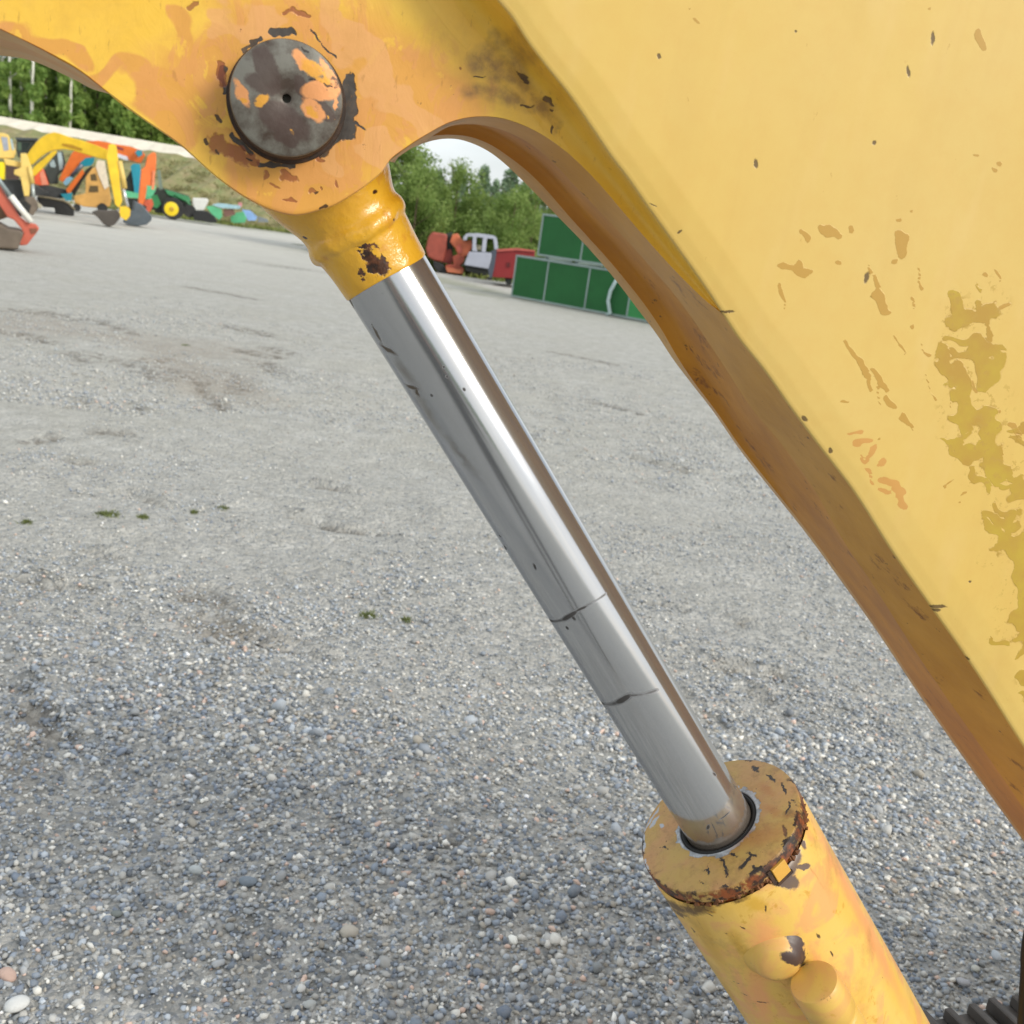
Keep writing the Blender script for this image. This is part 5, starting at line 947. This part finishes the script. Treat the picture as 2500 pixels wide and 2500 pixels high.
b.pz('loader_bucket', [(735, 1050), (780, 1020), (880, 1030), (940, 1070), (972, 1130), (900, 1135), (750, 1110)], -.1, 1.2, simple('loader_black', '#1b1d1e', .5), None, .02); b.rod('loader_arm', [(560, 870), (680, 930), (760, 1030)], 12, .2, M_GRN)
# --- implements
b = Bg('tank', 'white plastic tank standing behind the tractor loader', 'tank', 492, 537, None, **Z2); fr = b.pz('tank_shell', [(735, 900), (870, 905), (888, 930), (840, 1020), (760, 1020), (735, 960)], 1.2, 2.0, M_WHT, None, .06); b.pz('tank_stand', [(750, 1020), (850, 1020), (845, 1085), (755, 1085)], 1.3, 1.9, M_IRON)
b = Bg('mower', 'green mower implement lying right of the tractor bucket', 'implement', 530, 546, None, **Z2); fr = b.pz('deck', [(860, 985), (930, 975), (1010, 1010), (1015, 1080), (985, 1110), (920, 1060)], 0, .9, M_MGR, None, .02); b.pz('plank', [(915, 965), (980, 950), (1190, 975), (1180, 1005), (1000, 995)], -.05, .5, simple('pale_blue_board', '#9cc0cc', .5), fr); b.pz('rusty_frame', [(1020, 1010), (1120, 1005), (1140, 1060), (1040, 1080)], .1, .7, simple('rust_frame', '#7a5a50', .7), fr)
b = Bg('implement', 'green and blue farm implement at the right end of the row', 'implement', 590, 553, None, **Z2); fr = b.pz('body', [(1090, 1080), (1150, 1040), (1215, 1030), (1245, 1090), (1230, 1135), (1100, 1140)], 0, .8, M_MGR, None, .02); b.pz('blue_hood', [(1200, 1010), (1280, 1020), (1345, 1080), (1330, 1115), (1260, 1115), (1220, 1050)], .1, .8, simple('sky_blue', '#8aaee0', .45), fr); b.pz('grey_roller', [(1350, 1075), (1440, 1100), (1455, 1130), (1350, 1130)], .1, .6, simple('roller_grey', '#7c8488', .6), fr); b.pz('pink_marker', [(1165, 945), (1200, 945), (1200, 985), (1170, 990)], .3, .4, simple('pink_plastic', '#d88a90', .5), fr)
# --- pale yellow excavator cut by the left edge
b = Bg('excavator', 'pale yellow old excavator with raised arm at the far left edge', 'excavator', 60, 528, GX, **ZX)
cab = b.pz('cab', [(-260, 330), (60, 330), (150, 360), (190, 460), (290, 660), (250, 790), (60, 790), (-260, 780)], -.2, 1.1, M_PYE, None, .03); b.pz('window', [(20, 400), (130, 410), (160, 640), (70, 660)], -.215, -.203, simple('hazy_glass', '#9aa0ac', .2), cab); b.pz('window', [(180, 440), (215, 440), (260, 640), (220, 640)], -.215, -.203, M_LGL, cab)
b.pz('boom', [(60, 790), (340, 850), (420, 880), (380, 960), (100, 910)], -.35, -.1, M_PYE, None, .02); b.pz('body', [(-260, 850), (90, 860), (80, 1180), (-260, 1150)], -.3, 1.3, M_VYE, None, .03)
st = b.pz('stick', [(370, 700), (480, 700), (560, 920), (560, 1200), (530, 1480), (440, 1480), (370, 1130), (250, 1080), (260, 1000), (380, 960)], -.6, -.36, M_PYE, None, .02); b.rod('stick_cylinder', [(535, 940), (590, 1250)], 32, -.64, M_PYE, st); b.rod('cylinder_rod', [(590, 1250), (620, 1600)], 24, -.64, simple('dull_chrome', '#b0b8b4', .35, .4), st)
b.pz('linkage', [(600, 1570), (680, 1580), (770, 1650), (740, 1710), (640, 1640)], -.7, -.5, simple('link_grey', '#a09a86', .6), st)
b.pz('bucket', [(440, 1490), (620, 1490), (680, 1600), (690, 1700), (600, 1830), (520, 1800), (560, 1650), (460, 1560)], -.8, -.2, M_BKB, None, .03)
b.pz('under_frame', [(-260, 1180), (380, 1180), (430, 1480), (330, 1560), (-260, 1480)], -.1, 1.2, simple('frame_charcoal', '#34383a', .6), None, .02); b.pz('track', [(-260, 1480), (330, 1560), (460, 1680), (420, 1860), (-260, 1880)], .0, .5, M_RUB, None, .03)
# --- nearer red arm with bucket
b = Bg('digger', 'faded red digger arm with pale rod and brown bucket at the left edge', 'digger arm', 30, 612, None, **ZR)
arm = b.pz('arm', [(-900, -700), (-700, -800), (0, 330), (160, 600), (330, 830), (450, 1040), (620, 1180), (860, 1240), (930, 1330), (860, 1440), (640, 1720), (470, 1740), (460, 1640), (560, 1450), (500, 1330), (330, 1130), (170, 1060), (0, 800), (-500, -100)], 0, .3, M_RED, None, .02)
b.rod('cylinder_tube', [(-560, -700), (0, 230), (250, 570)], 44, -.06, simple('grey_tube', '#8f9a9a', .4, .3), arm); b.rod('cylinder_rod', [(250, 560), (480, 860), (740, 1180)], 62, -.06, simple('white_rod', '#e8e6dc', .35), arm)
bk = b.pz('bucket', [(-700, 1180), (0, 1230), (200, 1340), (480, 1380), (560, 1460), (470, 1700), (420, 1830), (-700, 1880)], -.25, .75, M_BKB, None, .05); b.pz('pin_boss', [(700, 1330), (880, 1330), (860, 1430), (730, 1460)], -.02, .32, simple('boss_brown', '#7a4a34', .6), arm)
b.pz('back_guard', [(-700, 780), (0, 800), (200, 1060), (0, 1130), (-700, 1120)], .31, .6, simple('guard_brown', '#8a7058', .7), arm)

# --- right side, seen through the arch
b = Bg('excavator', 'salmon orange excavator rear with folded arm, seen through the arch', 'excavator', 1085, 668, None, **ZO)
b.pz('counterweight', [(90, 560), (60, 430), (100, 250), (160, 165), (400, 205), (390, 440), (330, 650), (200, 620)], .2, 1.5, simple('salmon_red', '#9a4a3a', .5), None, .06); b.pz('engine_gap', [(370, 200), (480, 170), (490, 400), (480, 560), (330, 580), (370, 420)], .5, 1.4, simple('gap_dark', '#2e3a34', .6))
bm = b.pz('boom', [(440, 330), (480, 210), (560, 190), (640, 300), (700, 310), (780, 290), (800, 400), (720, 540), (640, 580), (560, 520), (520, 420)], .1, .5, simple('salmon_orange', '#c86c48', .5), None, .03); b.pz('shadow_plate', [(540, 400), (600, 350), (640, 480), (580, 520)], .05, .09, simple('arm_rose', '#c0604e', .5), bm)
b.pz('stick', [(480, 560), (560, 520), (680, 580), (660, 640), (600, 700), (660, 740), (650, 810), (600, 830), (560, 770), (380, 760), (370, 690), (500, 680)], .0, .35, simple('arm_rust', '#9c4a36', .5), None, .02); b.pz('blade', [(370, 720), (560, 750), (660, 760), (640, 830), (400, 800)], -.1, .1, simple('blade_salmon', '#b86a4a', .6))
b.pz('under_frame', [(290, 460), (460, 440), (500, 600), (460, 680), (290, 640)], .3, 1.2, simple('deep_red', '#7a2a1e', .5)); b.pz('track', [(180, 620), (330, 680), (400, 780), (370, 840), (260, 820), (180, 720)], .1, .5, M_RUB, None, .03)
b = Bg('cab_shell', 'open grey-white vehicle cab shell with empty window frames', 'vehicle cab', 1150, 678, None, **ZO)
M_CAB = simple('cab_grey_white', '#a9aebb', .45, 0, .1, 2)
lw = b.pz('lower_panel', [(740, 480), (1090, 500), (1100, 540), (1050, 755), (660, 690)], .0, 1.6, M_CAB, None, .03)
for pts, nm in (([(650, 250), (700, 195), (880, 190), (1120, 225), (1170, 250), (1170, 285), (1100, 280), (860, 250), (720, 240), (700, 300), (650, 300)], 'roof'), ([(800, 240), (860, 240), (850, 400), (870, 480), (790, 470)], 'pillar'), ([(960, 260), (1025, 265), (1000, 490), (935, 480)], 'pillar'), ([(1120, 260), (1180, 270), (1200, 440), (1140, 450)], 'pillar')):
    b.pz(nm, pts, .0, .12 if nm == 'pillar' else 1.6, M_CAB, None, .015)
b.pz('seat', [(800, 370), (930, 370), (930, 450), (840, 460), (790, 440)], .5, 1.0, simple('cream_seat', '#cfc8a8', .6), None, .04); b.pz('chassis', [(680, 700), (1050, 750), (1010, 860), (960, 850), (760, 800), (690, 780)], .1, 1.4, simple('chassis_black', '#1c201c', .7))
b.wheel('wheel', 1060, 870, 55, .1, .3, M_RUB)
b = Bg('container', 'deep red steel container standing left of the green frames', 'container', 1215, 700, None, **ZO)
bd = b.pz('container_box', [(1170, 470), (1300, 455), (1480, 450), (1780, 480), (1740, 900), (1420, 900), (1100, 880), (1130, 700)], .3, 2.4, simple('container_red', '#842426', .45, 0, .1, 1.5), None, .02); b.pz('end_wall', [(1080, 470), (1180, 450), (1145, 700), (1105, 880), (1060, 900), (1040, 760), (1100, 560)], .25, .32, simple('end_slate', '#484e5a', .5), bd)
b.pz('roof_strip', [(1180, 440), (1500, 420), (1780, 460), (1780, 485), (1480, 460), (1180, 480)], .24, .29, simple('roof_salmon', '#b0564e', .5), bd); b.pz('latch', [(1340, 650), (1385, 650), (1385, 720), (1335, 720)], .26, .29, simple('latch_dark', '#5a1a1c', .5), bd)
b.pz('skid', [(1300, 900), (1420, 900), (1400, 1010), (1330, 1000)], .4, 2.2, simple('skid_black', '#1c201c', .7))

# --- stacked frames with green panels
M_GP = simple('green_panel', '#226030', .85, 0, .14, 1.2, '#1c4426', .4); M_GF = simple('galvanised_frame', '#8b9c98', .5, .2, .1, 3, '#6a7470', .3); M_GP2 = simple('bright_green_panel', '#358a4a', .7, 0, .14, 1.2)
cg = ground(1247, 727); cg2 = ground(1560, 786); ax = (cg2-cg); ax.z = 0; ax.normalize(); CG = Matrix((ax, Vector((-ax.y, ax.x, 0)), Vector((0, 0, 1)))).transposed().to_4x4()
def gframe(x0, z0, w, h, dpt, posts, label, panels, group='stacked green panelled frames'):
    Mx = CG.copy(); p = cg+ax*x0; Mx.translation = (p.x, p.y, z0); root = empty('panel_frame', Mx); tag(root, label, 'crate', group); t = .05
    def bar(nm, *a): o = MB().box(*a).build(nm, M_GF, root); bevel(o, .006, 1); return o
    for y in (0, dpt-t):
        bar('rail', 0, w, y, y+t, 0, t); bar('rail', 0, w, y, y+t, h-t, h)
        for q in posts: bar('post', q, q+t*(.9 if 0 < q < w-t-.01 else 1), y+.002, y+t-.002, t, h-t)
    for q in (0, w-t): bar('cross_rail', q, q+t, t, dpt-t, 0, t); bar('cross_rail', q, q+t, t, dpt-t, h-t, h)
    ps = list(posts)
    for i, (a, c_) in enumerate(zip(ps[:-1], ps[1:])):
        MB().box(a+t*.9, c_, .018, .030, t, h-t).build('panel', M_GP if i < panels else M_GP2, root)
        MB().box(a+t*.9, c_, dpt-.03, dpt-.018, t, h-t).build('panel', M_GP, root)
    for xx in (.018, w-.03): MB().box(xx, xx+.012, t, dpt-t, t, h-t).build('panel', M_GP, root)
    return root
pxm_ = (cg2-cg).length/313.
def xg(px, py): 
    r_ = ray(px, py); nrm = Vector((-ax.y, ax.x, 0)); t = (cg-CAM).dot(nrm)/r_.dot(nrm); p = CAM+r_*t; return (p-cg).dot(ax), p.z
xa1, z1 = xg(1262, 622); xs = [xg(1332, 700)[0], xg(1435, 700)[0], xg(1520, 740)[0]]; xs3 = xg(1545, 780)[0]; _, zu = xg(1318, 520); xu = xg(1315, 600)[0]; xu2 = xg(1415, 640)[0]
h1 = z1; print('frame', h1, xs, zu, xu)
gframe(-.02, .03, xs[2]*1.0+3.0, h1-.03, 1.3, [0, xs[0]-.02, xs[1]-.02, xs[2]+.16, xs[2]+1.2, xs[2]+2.2, xs[2]+2.95], 'lower frame of the stack with dark green panels and grey posts', 3)
gframe(xu-.02, h1+.06, xs[2]+2.0, zu-h1-.06, 1.2, [0, xu2-xu, xu2-xu+1.05, xu2-xu+2.1, xs[2]+1.95], 'upper frame of the stack with its grey corner post in front of the bushes', 9)
o = MB(); [o.box(xu+.2+k*.95, xu+.3+k*.95, .1, 1.1, h1+.002, h1+.058) for k in range(4)]; sp = mesh_obj('spacer_blocks', [CG @ Vector(p)+Vector((cg.x, cg.y, 0)) for p in o.v], o.f, M_GF); tag(sp, 'grey spacer blocks between the lower and the upper green frame', 'spacer')
q0 = xg(1507, 690); pts = [xg(x_, y_) for x_, y_ in ((1512, 680), (1495, 710), (1489, 735), (1494, 765), (1484, 782))]
o = MB().tube([tuple(CG @ Vector((a, -.08, max(z, .03)))+Vector((cg.x, cg.y, 0))) for a, z in pts], .045, 10).build('bent_pipe', simple('pipe_pale', '#a9bdbd', .45), None, True); tag(o, 'bent pale grey pipe leaning against the lower green frame', 'pipe')

# ================================================================== THE PHOTOGRAPHER, mirrored in the chrome rod
def person():
    root = empty('person', Matrix.Translation((.10, -.36, 0)))
    J = {'pel': (0, 0, .98), 'wst': (0, -.01, 1.12), 'chs': (0, -.01, 1.34), 'nck': (0, .0, 1.50), 'hd0': (0, .02, 1.58), 'hd1': (0, .03, 1.70), 'hd2': (0, .01, 1.78)}
    R = {'pel': .150, 'wst': .140, 'chs': .155, 'nck': .058, 'hd0': .070, 'hd1': .088, 'hd2': .070}
    E = [('pel', 'wst'), ('wst', 'chs'), ('chs', 'nck'), ('nck', 'hd0'), ('hd0', 'hd1'), ('hd1', 'hd2')]
    for s_, q in ((-1, 'l'), (1, 'r')):
        J.update({'hip'+q: (.10*s_, 0, .90), 'kne'+q: (.12*s_, .02, .50), 'ank'+q: (.13*s_, -.02, .09), 'toe'+q: (.15*s_, .13, .045), 'sho'+q: (.19*s_, -.01, 1.42), 'elb'+q: (.24*s_, .06, 1.18), 'wri'+q: (.10*s_-.02, .23, 1.40), 'plm'+q: (.075*s_-.04, .265, 1.47)})
        R.update({'hip'+q: .095, 'kne'+q: .062, 'ank'+q: .045, 'toe'+q: .042, 'sho'+q: .070, 'elb'+q: .047, 'wri'+q: .031, 'plm'+q: .036})
        E += [('pel', 'hip'+q), ('hip'+q, 'kne'+q), ('kne'+q, 'ank'+q), ('ank'+q, 'toe'+q), ('chs', 'sho'+q), ('sho'+q, 'elb'+q), ('elb'+q, 'wri'+q), ('wri'+q, 'plm'+q)]
        for k in range(4):          # fingers curl round the phone edge
            a = 'f%d%s' % (k, q); bse = Vector(J['plm'+q]); zz = .030-.020*k
            J[a+'0'] = tuple(bse+Vector((-.008*s_, .028, zz))); J[a+'1'] = tuple(bse+Vector((-.022*s_, .046, zz+.004))); J[a+'2'] = tuple(bse+Vector((-.045*s_, .044, zz+.006)))
            R.update({a+'0': .0098, a+'1': .0088, a+'2': .0078}); E += [('plm'+q, a+'0'), (a+'0', a+'1'), (a+'1', a+'2')]
        J['t0'+q] = tuple(Vector(J['plm'+q])+Vector((-.03*s_, .0, .018))); J['t1'+q] = tuple(Vector(J['plm'+q])+Vector((-.055*s_, .012, .03))); R['t0'+q] = .0125; R['t1'+q] = .0098; E += [('plm'+q, 't0'+q), ('t0'+q, 't1'+q)]
    ks = list(J); me = bpy.data.meshes.new('body'); me.from_pydata([J[k] for k in ks], [(ks.index(a), ks.index(b)) for a, b in E], []); o = bpy.data.objects.new('body', me); COL.objects.link(o); o.parent = root
    md = o.modifiers.new('skin', 'SKIN'); md.use_smooth_shade = True
    lay = me.skin_vertices[0] if me.skin_vertices else None
    if lay is None: return root, o
    for i, k in enumerate(ks): lay.data[i].radius = (R[k]*(1.18 if k in ('chs', 'wst', 'pel') else 1), R[k]*(.82 if k in ('chs', 'wst', 'pel') else 1)); lay.data[i].use_root = (k == 'pel')
    o.modifiers.new('sub', 'SUBSURF').render_levels = 2
    s = NT('clothed_body'); z = s.n('ShaderNodeSeparateXYZ'); s.l(s.co, z.inputs[0])
    c = s.mix(s.ramp(z.outputs[2], .985, .995), hexc('#23262c'), hexc('#1d2a36')); c = s.mix(s.ramp(z.outputs[2], .10, .085), c, hexc('#3a2a20')); c = s.mix(s.ramp(z.outputs[2], 1.512, 1.518), c, hexc('#b98a70'))
    hand = s.math('MULTIPLY', s.ramp(z.outputs[1], .236, .240), s.ramp(z.outputs[2], 1.30, 1.32)); c = s.mix(hand, c, hexc('#b98a70')); me.materials.append(s.finish(c, .8)); return root, o
pr, pb_ = person()
tag(pr, 'person in dark jacket and trousers taking the picture, mirrored in the chrome rod', 'person')
MB().lathe([(.0001, .115), (.045, .105), (.080, .070), (.097, .015), (.094, -.03), (.085, -.06)], 24).build('hair', simple('brown_hair', '#2c2018', .8, 0, .3, 40), pr, True, Matrix.Translation((0, -.005, 1.725)))
hd = MB()
for sx in (-1, 1): hd.lathe([(.0001, .011), (.008, .008), (.011, 0), (.008, -.008), (.0001, -.011)], 10); nV = 50; hd.v[-nV:] = [(x+sx*.032, y+.107, z+1.70) for x, y, z in hd.v[-nV:]]
hd.build('eye', simple('eye_white', '#d8d4cc', .3, 0, .1, 40), pr, True)
nb = MB().prism([(-.004, 1.695), (.004, 1.695), (.015, 1.652), (-.015, 1.652)], .095, .128); bevel(nb.build('nose', simple('skin_tone', '#b98a70', .6, 0, .1, 30), pr), .006, 3)
bevel(MB().box(-.024, .024, .096, .113, 1.625, 1.636).build('mouth', simple('lip_tone', '#8a544a', .6, 0, .1, 30), pr), .004, 2)
ph = MB().box(-.115, .035, .285, .293, 1.44, 1.515).build('phone_body', simple('phone_black', '#101214', .25, 0, .1, 30)); ph.matrix_world = Matrix.Translation((.10, -.36, 0)); bevel(ph, .003, 2); tag(ph, 'black phone held in both hands by the person taking the picture', 'phone'); ph.name = 'phone'
